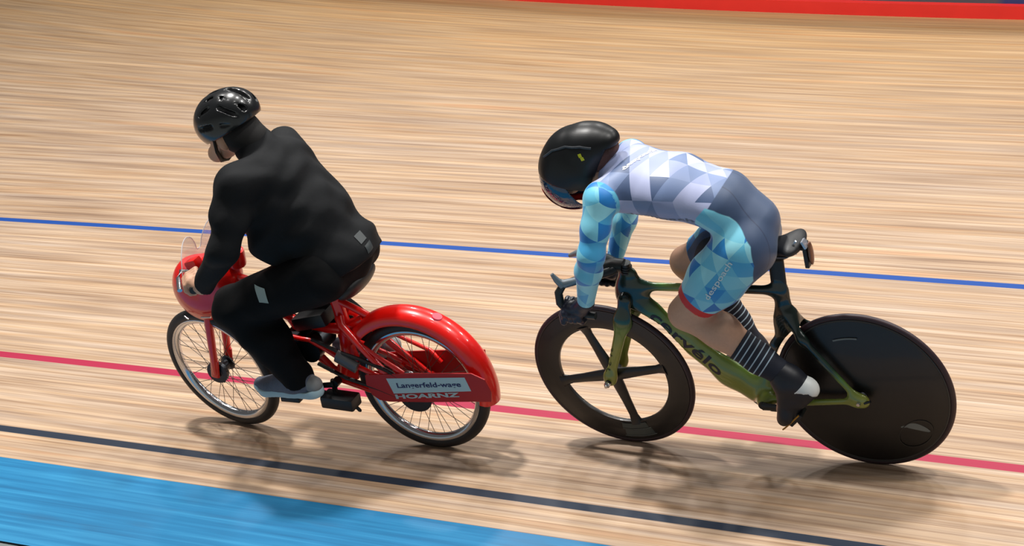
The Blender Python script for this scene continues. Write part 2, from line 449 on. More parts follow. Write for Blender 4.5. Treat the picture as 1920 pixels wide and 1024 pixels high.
for sd in (1, -1):
    fp += [C((.240, sd*.012, .655), (.19, sd*.040, .570), .020, .016, .7), C((.19, sd*.045, .575), (.0, sd*.066, RW), .014, .013, .6),
           C((.37, sd*.03, .285), (.26, sd*.055, .295), .016, .014, .7), C((.26, sd*.055, .295), (.0, sd*.066, RW), .014, .012, .6),
           C((.012, sd*.066, RW), (-.012, sd*.066, RW), .02, .02, .5)]
def cutwheel(P, d):
    r = np.sqrt(P[..., 0]**2+(P[..., 2]-RW)**2); w = np.maximum(r-.347, np.abs(P[..., 1])-.026)
    r = np.sqrt((P[..., 0]-1.0014)**2+(P[..., 2]-RW)**2); w2 = np.maximum(r-.349, np.abs(P[..., 1]-.008)-.035)
    return np.maximum(np.maximum(d, -w), -w2)
lo, hi = bounds(fp); frame, _ = net('frame', field(fp, .022, cutwheel), lo, hi, .0036, M_frame, bike)
txt = lettering('logo_lettering', 'cervélo', mat('dark_navy_print', srgb(16, 18, 40), .4), frame, (.795, 0, .618), (.560, 0, .368), host=frame, height=.046, side=1, bold=.018)
lettering('logo_lettering', 'cervélo', MATS['dark_navy_print'], frame, (.560, 0, .368), (.795, 0, .618), host=frame, height=.046, side=-1, bold=.018)
# fork
fk = [C((.872, 0, .705), (.876, 0, .69), .030, .030, 1.15)]
for sd in (1, -1):
    fk += [C((.872, sd*.040, .69), (.893, sd*.050, .61), .024, .025, .42), C((.893, sd*.050, .61), (.998, sd*.056, .345), .025, .018, .42), C((.998, sd*.058, .35), (1.003, sd*.058, .332), .016, .014, .6)]
def cutf(P, d):
    r = np.sqrt((P[..., 0]-1.0014)**2+(P[..., 2]-RW)**2); return np.maximum(d, -np.maximum(r-.345, np.abs(P[..., 1]-.008)-.031))
lo, hi = bounds(fk); fork, _ = net('fork', field(fk, .025, cutf), lo, hi, .0035, M_frame, bike)
lettering('logo_lettering', '3T 3T', mat('olive_dark_print', srgb(52, 62, 20), .4), fork, (.953, 0, .49), (.990, 0, .375), host=fork, height=.018, side=1, bold=.01)
# seatpost, saddle
sp = [C((.252, 0, .905), (.26, 0, .76), .030, .030, .35), C((.285, 0, .902), (.215, 0, .91), .014, .012, 1.6)]
lo, hi = bounds(sp); net('seatpost', field(sp, .012), lo, hi, .003, mat('satin_black', srgb(14, 17, 18), .42), bike)
ss = [C((.44, 0, .942), (.30, 0, .948), .017, .022, 1.1, 1.3), C((.30, 0, .945), (.175, 0, .962), .022, .023, 1.4, 2.5), C((.25, 0, .93), (.20, 0, .935), .012, .014, 2.), E_((.165, 0, .965), (.03, .068, .018))]
lo, hi = bounds(ss); sad, _ = net('saddle', field(ss, .03), lo, hi, .0035, mat('saddle_leatherette', srgb(24, 26, 30), .5, bump=.1, bscale=300), bike)
mb = MB()
for sd in (1, -1): mb.tube([(.36, sd*.018, .925), (.29, sd*.022, .912), (.20, sd*.022, .914), (.165, sd*.03, .94)], .0035, 8)
mb.build('saddle_rail', M_steel, sad)
# timing device hanging at the saddle's rear
mb = MB(); mb.box((.128, 0.01, .925), (.016, .034, .10)); mb.box((.145, .01, .95), (.03, .02, .012)); tr = mb.build('transponder_mount', M_blk, sad, bevel=.003)
mb = MB(); mb.ball((.112, .01, .93), .042, 10, (.22, .42, 1.15)); mb.build('rear_reflector', mat('bronze_reflector', srgb(120, 84, 66), .25, .4), sad)
mb = MB(); mb.box((.125, .02, .975), (.008, .03, .03), Matrix.Rotation(.4, 3, 'Y')); mb.box((.152, .045, .992), (.022, .006, .006), Matrix.Rotation(.9, 3, 'Y')); mb.box((.152, .04, .952), (.02, .006, .006), Matrix.Rotation(1.2, 3, 'Y')); mb.build('reflective_strip', mat('silver_trim', srgb(190, 195, 205), .25, .6), sad)
# rear disc wheel
def tire_prof(R=.324, r=.0115, n=14): return [(R+r*math.cos(2*PI*k/n), r*math.sin(2*PI*k/n)) for k in range(n)]
rw = MB(); rw.lathe([(.02, .034), (.10, .031), (.18, .025), (.25, .018), (.29, .0135), (.305, .011), (.316, .0105), (.316, -.0105), (.305, -.011), (.29, -.0135), (.25, -.018), (.18, -.025), (.10, -.031), (.02, -.034)], 128)
disc = rw.build('rear_wheel', M_carbon, bike); pivot(disc, (0, 0, RW))
t_ = MB(); t_.lathe(tire_prof(), 128); t_.build('tire', mat('brown_black_tubular', srgb(44, 26, 34), .5), disc)
g_ = MB(); g_.lathe([(.3075, .0098), (.313, .0118), (.3165, .0105), (.3165, -.0105), (.313, -.0118), (.3075, -.0098)], 128); g_.build('brake_band', mat('grey_band', srgb(40, 42, 42), .4), disc)
# faint printed emblem and oval valve cover
e_ = MB()
def arcpatch(mb, r0, r1, a0, a1, y, n=24):
    vs = []; fs = []
    for i in range(n+1):
        a = math.radians(a0+(a1-a0)*i/n)
        for r in (r0, r1): vs.append((r*math.cos(a), y+.0012 if r == r0 else y, r*math.sin(a)))
    for i in range(n): fs.append((2*i, 2*i+1, 2*i+3, 2*i+2))
    mb.add(vs, fs)
arcpatch(e_, .240, .246, 70, 92, .0222); e_.build('printed_arc', mat('pale_print', srgb(108, 116, 116), .5), disc)
ov = MB()
oc = Vector((-.175, 0, -.165))
for (rx, rz, yy) in ((.078, .052, .0),):
    vs = []; n = 40
    for i in range(n):
        a = 2*PI*i/n; d1 = Vector((.72, 0, -.69)); d2 = Vector((.69, 0, .72)); p = oc+d1*rx*math.cos(a)+d2*rz*math.sin(a); rr = p.length
        yy = .034-.0205*(rr/.29)**1.3
        vs += [(p.x, yy+.0035, p.z), (p.x*1.0, yy+.001, p.z)]
        q = oc+(p-oc)*.95; vs.append((q.x, yy+.0035, q.z))
    ov.add(vs, [(3*i, 3*i+1, 3*((i+1) % n)+1, 3*((i+1) % n)) for i in range(n)]+[(3*i, 3*i+2, 3*((i+1) % n)+2, 3*((i+1) % n)) for i in range(n)])
ov.build('oval_emblem', mat('charcoal_print', srgb(34, 36, 36), .35), disc)
br = MB(); vs = []
for k in range(17):
    f = k/16; cpt = oc+Vector((.052-.105*f, 0, .028+.012*math.sin(PI*f)-.012*f)); w = .004+.012*math.sin(PI*min(1, (1-f)*1.25))**.7 if f > .02 and f < .98 else .002
    for sg in (1, -1): q_ = cpt+Vector((.3*w*sg, 0, w*sg)); vs.append((q_.x, .036-.0205*(q_.length/.29)**1.3, q_.z))
br.add(vs, [(2*k, 2*k+1, 2*k+3, 2*k+2) for k in range(16)]); br.build('brush_emblem', mat('pale_print', srgb(108, 116, 116), .5), disc, smooth=False)
hb = MB(); hb.lathe([(0, -.078), (.014, -.078), (.014, -.06), (.018, -.055), (.018, .055), (.014, .06), (.014, .07), (0, .07)], 24, closed=False); hub = hb.build('hub', M_steel, disc)
mb = MB(); mb.lathe([(0, .092), (.007, .092), (.009, .086), (.009, .078), (.013, .078), (.013, .070), (0, .070)], 6, closed=False); mb.build('axle_nut', M_steel, disc)
mb = MB(); mb.lathe([(.012, .0705), (.012, .078), (.021, .078), (.021, .0705)], 24, (.0, 0, .0)); mb.tube([(-.02, .078, .0), (-.045, .08, .012)], .005, 8); mb.build('chain_tensioner', M_dkmetal, bike).location = (0, 0, RW)
# front spoked wheel
fw = MB(); fw.lathe([(.2265, 0), (.229, .008), (.245, .0125), (.28, .0125), (.305, .0105), (.316, .0105), (.316, -.0105), (.305, -.0105), (.28, -.0125), (.245, -.0125), (.229, -.008)], 128)
fwh = fw.build('front_wheel', M_carbon, bike)
pivot(fwh, (1.0014, .018, RW), (-.054, 0, -.025))
t_ = MB(); t_.lathe(tire_prof(), 128); t_.build('tire', mat('brown_black_tubular', srgb(44, 26, 34), .5), fwh)
for k, ang in enumerate((72, 167, -13, -101)):
    a = math.radians(ang); d = Vector((math.cos(a), 0, math.sin(a)))
    s_ = MB(); s_.tube([d*.015, d*.06, d*.13, d*.2, d*.225, d*.24], [.028, .026, .021, .019, .024, .036], 14, flat=.5); sp_ = s_.build('spoke', M_carbon, fwh)
    if ang == -101:
        st = MB()
        for rr in (.045, .075, .10, .135): st.tube([d*rr, d*(rr+.006)], [.0235-.05*(rr-.04)]*2, 14, flat=.52)
        st.build('silver_stripe', mat('grey_print', srgb(150, 165, 168), .45), sp_)
pp = MB(); arcpatch(pp, .236, .262, -112, -86, .0129); arcpatch(pp, .268, .298, -114, -88, .0122); pp.build('rim_sticker', mat('grey_green_print', srgb(62, 74, 74), .45), fwh)
pq = MB(); arcpatch(pq, .264, .2665, -114, -86, .0133); arcpatch(pq, .299, .3015, -115, -87, .0118); pq.build('sticker_edge', mat('grey_print', srgb(150, 165, 168), .45), fwh)
hb = MB(); hb.lathe([(0, -.052), (.012, -.052), (.012, -.03), (.022, -.026), (.022, .026), (.012, .03), (.012, .06), (0, .06)], 24, closed=False); hb.build('hub', M_blk, fwh)
mb = MB(); mb.lathe([(0, .082), (.006, .082), (.008, .076), (.012, .072), (.012, .062), (0, .062)], 20, closed=False); mb.build('axle_nut', M_steel, fwh)
# handlebar
HB = [(.885, 0, .825), (.905, .03, .822), (.955, .075, .826), (1.01, .125, .836), (1.045, .15, .835), (1.066, .162, .805), (1.066, .168, .765), (1.045, .17, .735), (1.0, .17, .72), (.93, .17, .715)]
HBr = [(.885, 0, .825), (.905, -.03, .82), (.965, -.075, .81), (1.04, -.115, .795), (1.10, -.14, .785), (1.125, -.155, .75), (1.125, -.162, .705), (1.10, -.165, .672), (1.05, -.17, .66), (.96, -.17, .655)]
mb = MB(); mb.tube(HB, [.018, .017, .017, .016, .0155, .016, .0165, .016, .015, .014], 14); mb.tube(HBr, [.018, .017, .017, .016, .0155, .016, .0165, .016, .015, .014], 14)
bar = mb.build('handlebar', mat('satin_carbon', srgb(30, 38, 40), .4), bike)
mb = MB(); mb.tube([(1.045, .155, .833), (1.062, .16, .86), (1.074, .164, .888)], [.015, .012, .007], 12)
mb.tube([(1.055, .152, .842), (1.04, .15, .838), (.98, .11, .835)], [.016, .0165, .014], 12)
mb.build('bar_horn', mat('grey_alloy', srgb(128, 136, 142), .4, .5), bar)
mb = MB(); mb.tube([(1.10, -.142, .785), (1.135, -.15, .775), (1.17, -.155, .76)], [.016, .013, .008], 12); mb.build('bar_horn', MATS['grey_alloy'], bar)
mb = MB(); mb.tube([(.862, 0, .83), (.90, 0, .835), (.945, 0, .825)], [.026, .024, .018], 12, flat=1.1); mb.tube([(.857, 0, .80), (.853, 0, .845)], .021, 14)
for z in (.805, .815, .825): mb.tube([(.857-(z-.805)*.1, 0, z), (.856-(z-.8)*.1, 0, z+.006)], .024, 14)
mb.build('stem', mat('satin_black', srgb(14, 17, 18), .42), bike)
# cranks, chainring, chain, pedals
mb = MB(); mb.tube([(.385, .052, .276), (.385, .066, .276)], .017, 14); mb.tube([(.385, .068, .276), (.235, .078, .283)], [.017, .012], 12, flat=.45); mb.build('crank', M_blk, bike)
mb = MB(); mb.tube([(.385, -.052, .276), (.385, -.066, .276)], .017, 14); mb.tube([(.385, -.068, .276), (.545, -.078, .269)], [.017, .012], 12, flat=.45); mb.build('crank', M_blk, bike)
def pedal(x, z, sd, parent, w=.05, ang=0.):
    mb = MB(); mb.tube([(x, sd*.08, z), (x, sd*(.08+.06), z)], .006, 10); mb.box((x, sd*.118, z), (.07, w, .014), Matrix.Rotation(ang, 3, 'Y')); return mb.build('pedal', M_blk, parent, bevel=.003)
pedal(.235, .283, 1, bike, ang=.8); pedal(.545, .269, -1, bike, ang=.5)
mb = MB(); mb.lathe([(.088, -.048), (.104, -.047), (.106, -.0455), (.104, -.044), (.088, -.043)], 60, (.385, 0, .276))
for k in range(5): a = 2*PI*k/5; mb.tube([(.385, -.047, .276), (.385+.09*math.cos(a), -.046, .276+.09*math.sin(a))], .009, 8, flat=.4)
mb.build('chainring', M_dkmetal, bike)
mb = MB(); mb.lathe([(.02, -.047), (.031, -.047), (.0325, -.0455), (.031, -.044), (.02, -.044)], 30); ck = mb.build('sprocket', M_steel, bike); ck.location = (0, 0, RW)
mb = MB(); ch = [(.385+.106*math.cos(a), -.0455, .276+.106*math.sin(a)) for a in [math.radians(-100+20*i) for i in range(11)]]+[(.0+.033*math.cos(a), -.0455, RW+.033*math.sin(a)) for a in [math.radians(92+22*i) for i in range(8)]]
mb.tube(ch, .0045, 8, closed=True, flat=.7); mb.build('chain', M_dkmetal, bike)

# ------------------------------------------------ sprinter
def hand(prims, palm_c, bar_dir, fwd, up_, side, r=.0085, bar_r=.017, grip=None):
    """fist around a bar: palm block plus four fingers wrapping and a thumb"""
    B = Vector(bar_dir).normalized(); Fw = Vector(fwd).normalized(); Up = Vector(up_).normalized(); c = Vector(palm_c)
    Rr = bar_r+r
    lens = (.93, 1., .95, .82)
    for i in range(4):
        o = c+B*(.030-.020*i)
        pts = []
        for a in (20, 75, 130, 185, 230):
            t = math.radians(a)*lens[i]; pts.append(o+Up*math.cos(t)*Rr+Fw*math.sin(t)*Rr)
        k = c+B*(.030-.020*i)-Fw*.028+Up*(Rr+.012)
        pts = [k]+pts
        for p, q in zip(pts[:-1], pts[1:]): prims.append(C(tuple(p), tuple(q), r*(1.12 if i < 3 else 1.0), r, k=.004))
    th = [c-Fw*.035+B*.045+Up*.006, c+B*.052+Fw*.0-Up*Rr*.6, c+B*.038+Fw*.028-Up*Rr*1.0]
    for p, q in zip(th[:-1], th[1:]): prims.append(C(tuple(p), tuple(q), r*1.25, r*1.1, k=.005))
def limb(l): return [x for x in l]
HIP = (.332, .088, .982); KN = (.592, .115, .713); AN = (.232, .118, .452)
HIPR = (.352, -.082, .955); KNR = (.655, -.105, .790); ANR = (.455, -.118, .405)
SH = (.80, .172, 1.215); EL = (.835, .262, 1.045); WR = (.948, .185, .785)
SHR = (.82, -.172, 1.20); ELR = (.90, -.255, .99); WRR = (1.0, -.180, .722)
def sprinter_prims(g, skin=False):
    T = [C((.325, 0, 1.03), (.41, 0, 1.128), .105+g, .095+g, 1.22, 1.36),
         C((.41, 0, 1.128), (.58, 0, 1.185), .095+g, .098+g, 1.38, 1.50),
         C((.58, 0, 1.185), (.735, 0, 1.205), .100+g, .102+g, 1.50, 1.55),
         C((.735, .06, 1.22), (.80, .15, 1.222), .078+g, .062+g), C((.735, -.06, 1.22), (.81, -.15, 1.212), .078+g, .062+g)]
    Pv = [E_((.322, .056, .985), (.098+g, .080+g, .108+g), -.6), E_((.352, -.045, .965), (.092+g, .072+g, .096+g), -.6)]
    A = [C(SH, ((SH[0]+EL[0])/2, (SH[1]+EL[1])/2+.004, (SH[2]+EL[2])/2), .060+g, .050+g), C(((SH[0]+EL[0])/2, (SH[1]+EL[1])/2+.004, (SH[2]+EL[2])/2), EL, .050+g, .046+g), C(EL, (.875, .238, .96), .046+g, .047+g), C((.875, .238, .96), WR, .047+g, .031+g)]
    AR = [C(SHR, ELR, .058+g, .043+g), C(ELR, (.94, -.225, .89), .044+g, .046+g), C((.94, -.225, .89), WRR, .046+g, .030+g)]
    def leg(h, k, side):
        h, k = Vector(h), Vector(k); m = h.lerp(k, .45)
        return [C(tuple(h), tuple(m), (.112 if side > 0 else .100)+g, .103+g, .92), C(tuple(m), tuple(k), .103+g, .066+g, .95)]
    L = leg(HIP, KN, 1); R = leg(HIPR, KNR, -1)
    return T, Pv, A, AR, L, R
def build_sprinter():
    T, Pv, A, AR, L, R = sprinter_prims(-.009)
    b = T+Pv
    b += [C((.80, 0, 1.245), (.90, 0, 1.285), .058, .054), E_((.945, 0, 1.275), (.082, .070, .105), -.62), C((1.0, 0, 1.19), (1.035, 0, 1.175), .045, .035, 1.1),
          C((1.045, 0, 1.215), (1.058, 0, 1.20), .012, .010), E_((.93, .072, 1.265), (.018, .010, .028), -.6), E_((.93, -.072, 1.265), (.018, .010, .028), -.6)]
    b += A+AR
    for q in L+R: b.append(q)
    def shin(k, a):
        k, a = Vector(k), Vector(a); back = Vector((-.6, 0, .75)).normalized() if False else Vector((0, 0, 0))
        d = (a-k).normalized(); n = Vector((d.z, 0, -d.x)); n = n if n.x < 0 else -n   # towards the back of the leg
        m = k.lerp(a, .32)+n*.020; m2 = k.lerp(a, .70)+n*.004
        return [C(tuple(k), tuple(m), .060, .068, .88), C(tuple(m), tuple(m2), .068, .050, .86), C(tuple(m2), tuple(a), .050, .038, .9)]
    b += shin(KN, AN)+shin(KNR, ANR)
    b += [C(AN, (.182, .118, .432), .034, .026), C(AN, (.275, .118, .315), .034, .030, 1.1), C(ANR, (.415, -.118, .365), .034, .026), C(ANR, (.555, -.118, .305), .034, .030, 1.1)]
    # hands on the drops
    b += [C(WR, (.985, .172, .752), .028, .026, 1.), C(WRR, (1.03, -.17, .695), .028, .026, 1.)]
    lo, hi = bounds(b)
    o, V = net('person', field(b, .026), lo, hi, .0048, M_skin)
    o.matrix_world = MX1
    lab(o, 'person in a sky blue patterned skinsuit and black helmet crouching over a green track bicycle', 'person')
    # face
    for sd in (1, -1): mb = MB(); mb.ball((1.03, sd*.028, 1.245), .012, 8); mb.build('eye', mat('eye_white', srgb(225, 222, 216), .2), o)
    return o
def region_dist(P, bones):
    best = None
    for a, b in bones:
        a = np.array(a); b = np.array(b); ab = b-a; t = np.clip(((P-a)@ab)/(ab@ab), 0, 1); d = np.linalg.norm(P-(a+t[:, None]*ab), axis=1)
        best = d if best is None else np.minimum(best, d)
    return best
def limb_uv(P, a, b, c=None):
    a = np.array(a); b = np.array(b); d = (b-a)/np.linalg.norm(b-a); y = np.array([0, 1., 0]); n = np.cross(d, y); n /= np.linalg.norm(n); y2 = np.cross(n, d)
    q = P-a; u = q@d; ang = np.arctan2(q@y2, q@n); return u, ang
def poly_sd(P, poly):
    """signed distance (inside positive) of x,z to a polygon"""
    x, z = P[:, 0], P[:, 2]; ins = np.zeros(len(P), bool); best = np.full(len(P), 9.)
    n = len(poly)
    for i in range(n):
        x0, z0 = poly[i]; x1, z1 = poly[(i+1) % n]
        ex, ez = x1-x0, z1-z0; t = np.clip(((x-x0)*ex+(z-z0)*ez)/(ex*ex+ez*ez), 0, 1)
        best = np.minimum(best, np.hypot(x-x0-t*ex, z-z0-t*ez))
        c = ((z0 > z) != (z1 > z)) & (x < (x1-x0)*(z-z0)/((z1-z0) or 1e-9)+x0); ins ^= c
    return np.where(ins, best, -best)
def suit_material():
    m, t = newmat('printed_skinsuit')
    def tri(attr, scale, stops, seed=0.):
        a = t.sep(t.attr(attr).outputs['Vector'])
        u = t.m('MULTIPLY', a[0], scale); v = t.m('MULTIPLY', a[1], scale)
        v2 = t.m('MULTIPLY', v, 1.1547); u2 = t.m('SUBTRACT', u, t.m('MULTIPLY', v2, .5))
        fu, fv = t.m('FLOOR', u2), t.m('FLOOR', v2)
        up = t.m('GREATER_THAN', t.m('ADD', t.m('FRACT', u2), t.m('FRACT', v2)), 1.)
        w = t.n('ShaderNodeTexWhiteNoise'); w.noise_dimensions = '3D'; t.set(w.inputs['Vector'], t.comb(fu, fv, t.m('ADD', up, seed)))
        return t.ramp(w.outputs['Value'], stops, 'CONSTANT')
    blues = [(0, srgb(20, 124, 200)), (.14, srgb(72, 172, 222)), (.30, srgb(126, 208, 232)), (.55, srgb(150, 222, 238)), (.78, srgb(104, 196, 228)), (.93, srgb(36, 142, 212))]
    greys = [(0, srgb(74, 94, 132)), (.12, srgb(108, 128, 168)), (.3, srgb(146, 158, 198)), (.5, srgb(170, 178, 214)), (.72, srgb(122, 140, 180)), (.88, srgb(196, 204, 232))]
    cT = tri('uv_torso', 13., greys); cA = tri('uv_arm', 15., blues, 3.); cL = tri('uv_leg', 13., blues, 7.)
    navy = srgb(56, 76, 108)
    seam = t.attr('m_seam').outputs['Fac']
    nav = t.mix(t.m('MULTIPLY', band(t, seam, -.002, .002, .001), .6), navy, srgb(30, 42, 70))
    c = t.mix(t.step(t.attr('m_pelvis').outputs['Fac'], 0., .0015), cT, nav)
    c = t.mix(t.step(t.attr('m_thigh').outputs['Fac'], 0., .0015), c, cL)
    c = t.mix(t.step(t.attr('m_crotch').outputs['Fac'], 0., .004), c, srgb(16, 22, 36))
    c = t.mix(t.step(t.attr('m_arm').outputs['Fac'], 0., .0015), c, cA)
    c = t.mix(t.step(t.attr('m_hem').outputs['Fac'], 0., .0012), c, srgb(206, 20, 30))
    t.set(t.b.inputs['Base Color'], c); t.b.inputs['Roughness'].default_value = .5; t.b.inputs['Sheen Weight'].default_value = .15
    bp = t.n('ShaderNodeBump'); bp.inputs['Strength'].default_value = .12; bp.inputs['Distance'].default_value = .004
    tc = t.n('ShaderNodeTexCoord'); t.set(bp.inputs['Height'], t.noise(tc.outputs['Object'], 14., 3)); t.set(t.b.inputs['Normal'], bp.outputs[0])
    return m
def plane_at(a, b, f, tilt=(0, 0, 0)):
    a, b = Vector(a), Vector(b); return (tuple(a.lerp(b, f)), tuple((b-a).normalized()+Vector(tilt)))
def build_suit(person):
    T, Pv, A, AR, L, R = sprinter_prims(0.)
    wp = (WR, tuple(Vector(WR)-Vector(EL))); wpr = (WRR, tuple(Vector(WRR)-Vector(ELR)))
    A[-1]['clips'] = [wp]; AR[-1]['clips'] = [wpr]
    hl = plane_at(HIP, KN, .80, (0, 0, .0)); hr = plane_at(HIPR, KNR, .78)
    for q in L: q['clips'] = [hl]
    for q in R: q['clips'] = [hr]
    col = ((.82, 0, 1.255), (.95, 0, .25))
    prims = T+Pv+A+AR+L+R+[C((.78, 0, 1.235), (.85, 0, 1.262), .064, .060)]
    lo, hi = bounds(prims)
    f = field(prims, .026, lambda P, d: np.maximum(d, (P-np.array((.845, 0, 1.262)))@(np.array((.93, 0, .36))) - 1.2*(np.abs(P[..., 1]) > .09)))
    o, V = net('skinsuit', f, lo, hi, .0046, suit_material(), person)
    me = o.data
    dT = field(T, .02)(V)
    dA = np.minimum(field(A, .02)(V), field(AR, .02)(V))
    dP = field(Pv+L+R, .02)(V)
    # arm panel starts a little out from the neck
    mA = dT-dA + .012
    mA = np.where(np.abs(V[:, 1]) > .085, np.minimum(mA, (np.abs(V[:, 1])-.10)*1.), -.02)
    mA = np.where(V[:, 0] < .66, -.05, mA)
    fattr(me, 'm_arm', mA)
    # pelvis panel: behind the line from the small of the back to the front of the hip
    x, z = V[:, 0], V[:, 2]
    nx, nz = .52, -.854
    fattr(me, 'm_pelvis', -( (x-.375)*.80 + (z-1.225)*.60 ) + .0*x + np.where(z > 1.0, 0, .05))
    thp = [(.425, 1.175), (.392, 1.165), (.345, 1.135), (.300, 1.085), (.268, 1.04), (.262, .97), (.288, .89), (.34, .82), (.42, .735), (.70, .60), (.75, .80), (.62, .93), (.50, 1.06), (.46, 1.14)]
    fattr(me, 'm_thigh', np.minimum(poly_sd(V, thp), (np.abs(V[:, 1])-.045)))
    fattr(me, 'm_crotch', np.where((x > .36) & (z < 1.13) & (V[:, 1] < .07) & (V[:, 1] > -.02), np.minimum(.068-V[:, 1], .03), -.01))
    fattr(me, 'm_seam', np.where(z > .9, np.abs(V[:, 1])-.055-.25*(1.2-z), 1.))
    hem = np.full(len(V), -1.)
    for pl in (hl,):
        p = np.array(pl[0]); n = np.array(pl[1]); n = n/np.linalg.norm(n); s = (V-p)@n+.034
        ok = (np.sign(V[:, 1]) == np.sign(p[1])) & (np.linalg.norm(V-p, axis=1) < .2); hem = np.where(ok, np.maximum(hem, s), hem)
    fattr(me, 'm_hem', hem)
    u = V[:, 0]*1.02+V[:, 2]*.25; ang = np.arctan2(V[:, 1], V[:, 2]-1.12)
    vattr(me, 'uv_torso', np.stack([u, ang*.13, 0*u], 1))
    side = V[:, 1] > 0
    u1, a1 = limb_uv(V, (.80, .18, 1.25), (.95, .20, .78)); u2, a2 = limb_uv(V, (.82, -.18, 1.25), (1.0, -.20, .72))
    vattr(me, 'uv_arm', np.stack([np.where(side, u1, u2+3.), np.where(side, a1, a2)*.055, 0*u], 1))
    u1, a1 = limb_uv(V, HIP, KN); u2, a2 = limb_uv(V, HIPR, KNR)
    vattr(me, 'uv_leg', np.stack([np.where(side, u1, u2+3.), np.where(side, a1, a2)*.10, 0*u], 1))
    lettering('print_lettering', 'despoach', mat('pale_blue_print', srgb(214, 230, 236), .5), o, (.440, 0, .832), (.325, 0, .985), host=o, height=.028, side=1, bold=.01, up=(-.80, 0, .60) if False else (.80, 0, .60))
    # back lettering (seen as one white bar) and flank lettering
    lettering('print_lettering', 'despoach', mat('white_print', srgb(244, 248, 250), .5), o, (.712, .082, 1.6), (.652, -.078, 1.6), host=o, height=.03, side=Vector((0, 0, 1)), bold=.03, up=(.92, .35, 0))
    lettering('print_lettering', 'despoach', mat('grey_flank_print', srgb(96, 112, 132), .5), o, (.735, 0, 1.128), (.475, 0, 1.112), host=o, height=.022, side=1, bold=.012, up=(0, 0, 1))
    return o
sprinter = build_sprinter()
suit = build_suit(sprinter)
# socks, shoes, gloves
def sock_mat():
    m, t = newmat('striped_sock'); s = t.attr('along').outputs['Fac']
    fr = t.m('FRACT', t.m('DIVIDE', s, .0215)); st = t.m('MULTIPLY', band(t, fr, .62, .82, .03), t.m('MULTIPLY', t.step(s, .006, .002), t.m('SUBTRACT', 1., t.step(s, .128, .002))))
    c = t.mix(st, srgb(20, 26, 42), srgb(170, 190, 204)); t.set(t.b.inputs['Base Color'], c); t.b.inputs['Roughness'].default_value = .75; return m
SOCKM = sock_mat(); M_shoe = mat('navy_black_shoe_cover', srgb(20, 23, 33), .5, bump=.08, bscale=50)
def build_foot(person, K, A, toe, heel, y):
    K, A = Vector(K), Vector(A); d = (A-K).normalized(); n = Vector((d.z, 0, -d.x)); n = n if n.x < 0 else -n
    start = K.lerp(A, .50)
    m = K.lerp(A, .32)+n*.020; m2 = K.lerp(A, .70)+n*.004; g = .0055
    q = [C(tuple(m), tuple(m2), .068+g, .050+g, .86, clips=[(tuple(start), tuple(-d))]), C(tuple(m2), tuple(A), .050+g, .040+g, .9, clips=[(tuple(start), tuple(-d))])]
    lo, hi = bounds(q); o, V = net('sock', field(q, .026, lambda P, dd: np.maximum(dd, (P-np.array(A))@np.array(d)-.0)), lo, hi, .004, SOCKM, person)
    fattr(o.data, 'along', (V-np.array(start))@np.array(d))
    toe, heel = Vector(toe), Vector(heel); fd = (toe-heel).normalized(); up = Vector((-fd.z, 0, fd.x)); up = up if up.z > 0 else -up
    ball = heel.lerp(toe, .72)
    a0 = K.lerp(A, .88)
    q = [C(tuple(a0), tuple(A), .0485, .049, .92, clips=[(tuple(K.lerp(A, .89)), tuple(-d))]),
         C(tuple(heel+up*.052+fd*.032), tuple(A+fd*.01), .040, .052, .95), C(tuple(heel+up*.030+fd*.026), tuple(heel+up*.034+fd*.09), .033, .038, .95),
         C(tuple(A+fd*.03+up*-.01), tuple(ball+up*.022), .047, .036, .95, 1.15), C(tuple(ball+up*.020), tuple(toe-fd*.032+up*.018), .036, .026, 1.2, 1.15)]
    sole = heel
    def post(P, dd):
        return np.maximum(dd, -((P-np.array(heel))@np.array(up)+.004))
    lo, hi = bounds(q); s, V = net('shoe', field(q, .03, post), lo, hi, .004, M_shoe, person)
    # white heel cap and thin amber edge on the sole
    q2 = [dict(z, **({'ra': z['ra']+.0025, 'rb': z['rb']+.0025})) for z in q[1:4]]
    def cap(P, dd):
        dd = post(P, dd); h = (P-np.array(heel))@np.array(fd); v = (P-np.array(heel))@np.array(up)
        dd = np.maximum(dd, h-.017-.9*np.maximum(0, v-.03)+.10*v); return np.maximum(dd, v-.078)
    lo, hi = bounds(q2); net('heel_cap', field(q2, .03, cap), lo, hi, .0035, mat('white_heel', srgb(226, 230, 228), .45), s)
    mb = MB(); L = (toe-heel).length; pts = [heel+fd*(L*.50+L*.46*i/8)+Vector((0, (.040-.012*(i/8)**3)*(1 if y > 0 else -1), 0))-up*.002 for i in range(9)]
    mb.tube(pts, .0032, 8); mb.build('sole_edge', mat('amber_edge', srgb(176, 122, 24), .45), s)
    mb = MB(); mb.box(tuple(ball-up*.012-fd*.012), (.07, .055, .016), Matrix.Rotation(-math.atan2(fd.z, fd.x), 3, 'Y')); mb.build('cleat', M_blk, s, bevel=.004)
    return s
build_foot(sprinter, KN, AN, (.292, .118, .232), (.125, .118, .405), 1)
build_foot(sprinter, KNR, ANR, (.640, -.118, .270), (.392, -.118, .335), -1)
def build_glove(person, Wp, c, sd):
    q = [C(Wp, tuple(Vector(Wp).lerp(Vector(c), .5)), .031, .030, 1.), C(tuple(Vector(c)+Vector((-.035, 0, .022))), tuple(Vector(c)+Vector((.01, 0, .028))), .027, .022, 1.35), C(Wp, tuple(Vector(c)+Vector((-.035, 0, .022))), .030, .027, 1.)]
    hand(q, c, (.97, 0, .1), (0, sd*1., 0), (.0, 0, 1), sd, r=.0118, bar_r=.0160)
    lo, hi = bounds(q); o, V = net('glove', field(q, .01), lo, hi, .0028, mat('black_glove', srgb(28, 33, 50), .38, bump=.1, bscale=120), person)
    return o
build_glove(sprinter, WR, (1.015, .170, .722), 1)
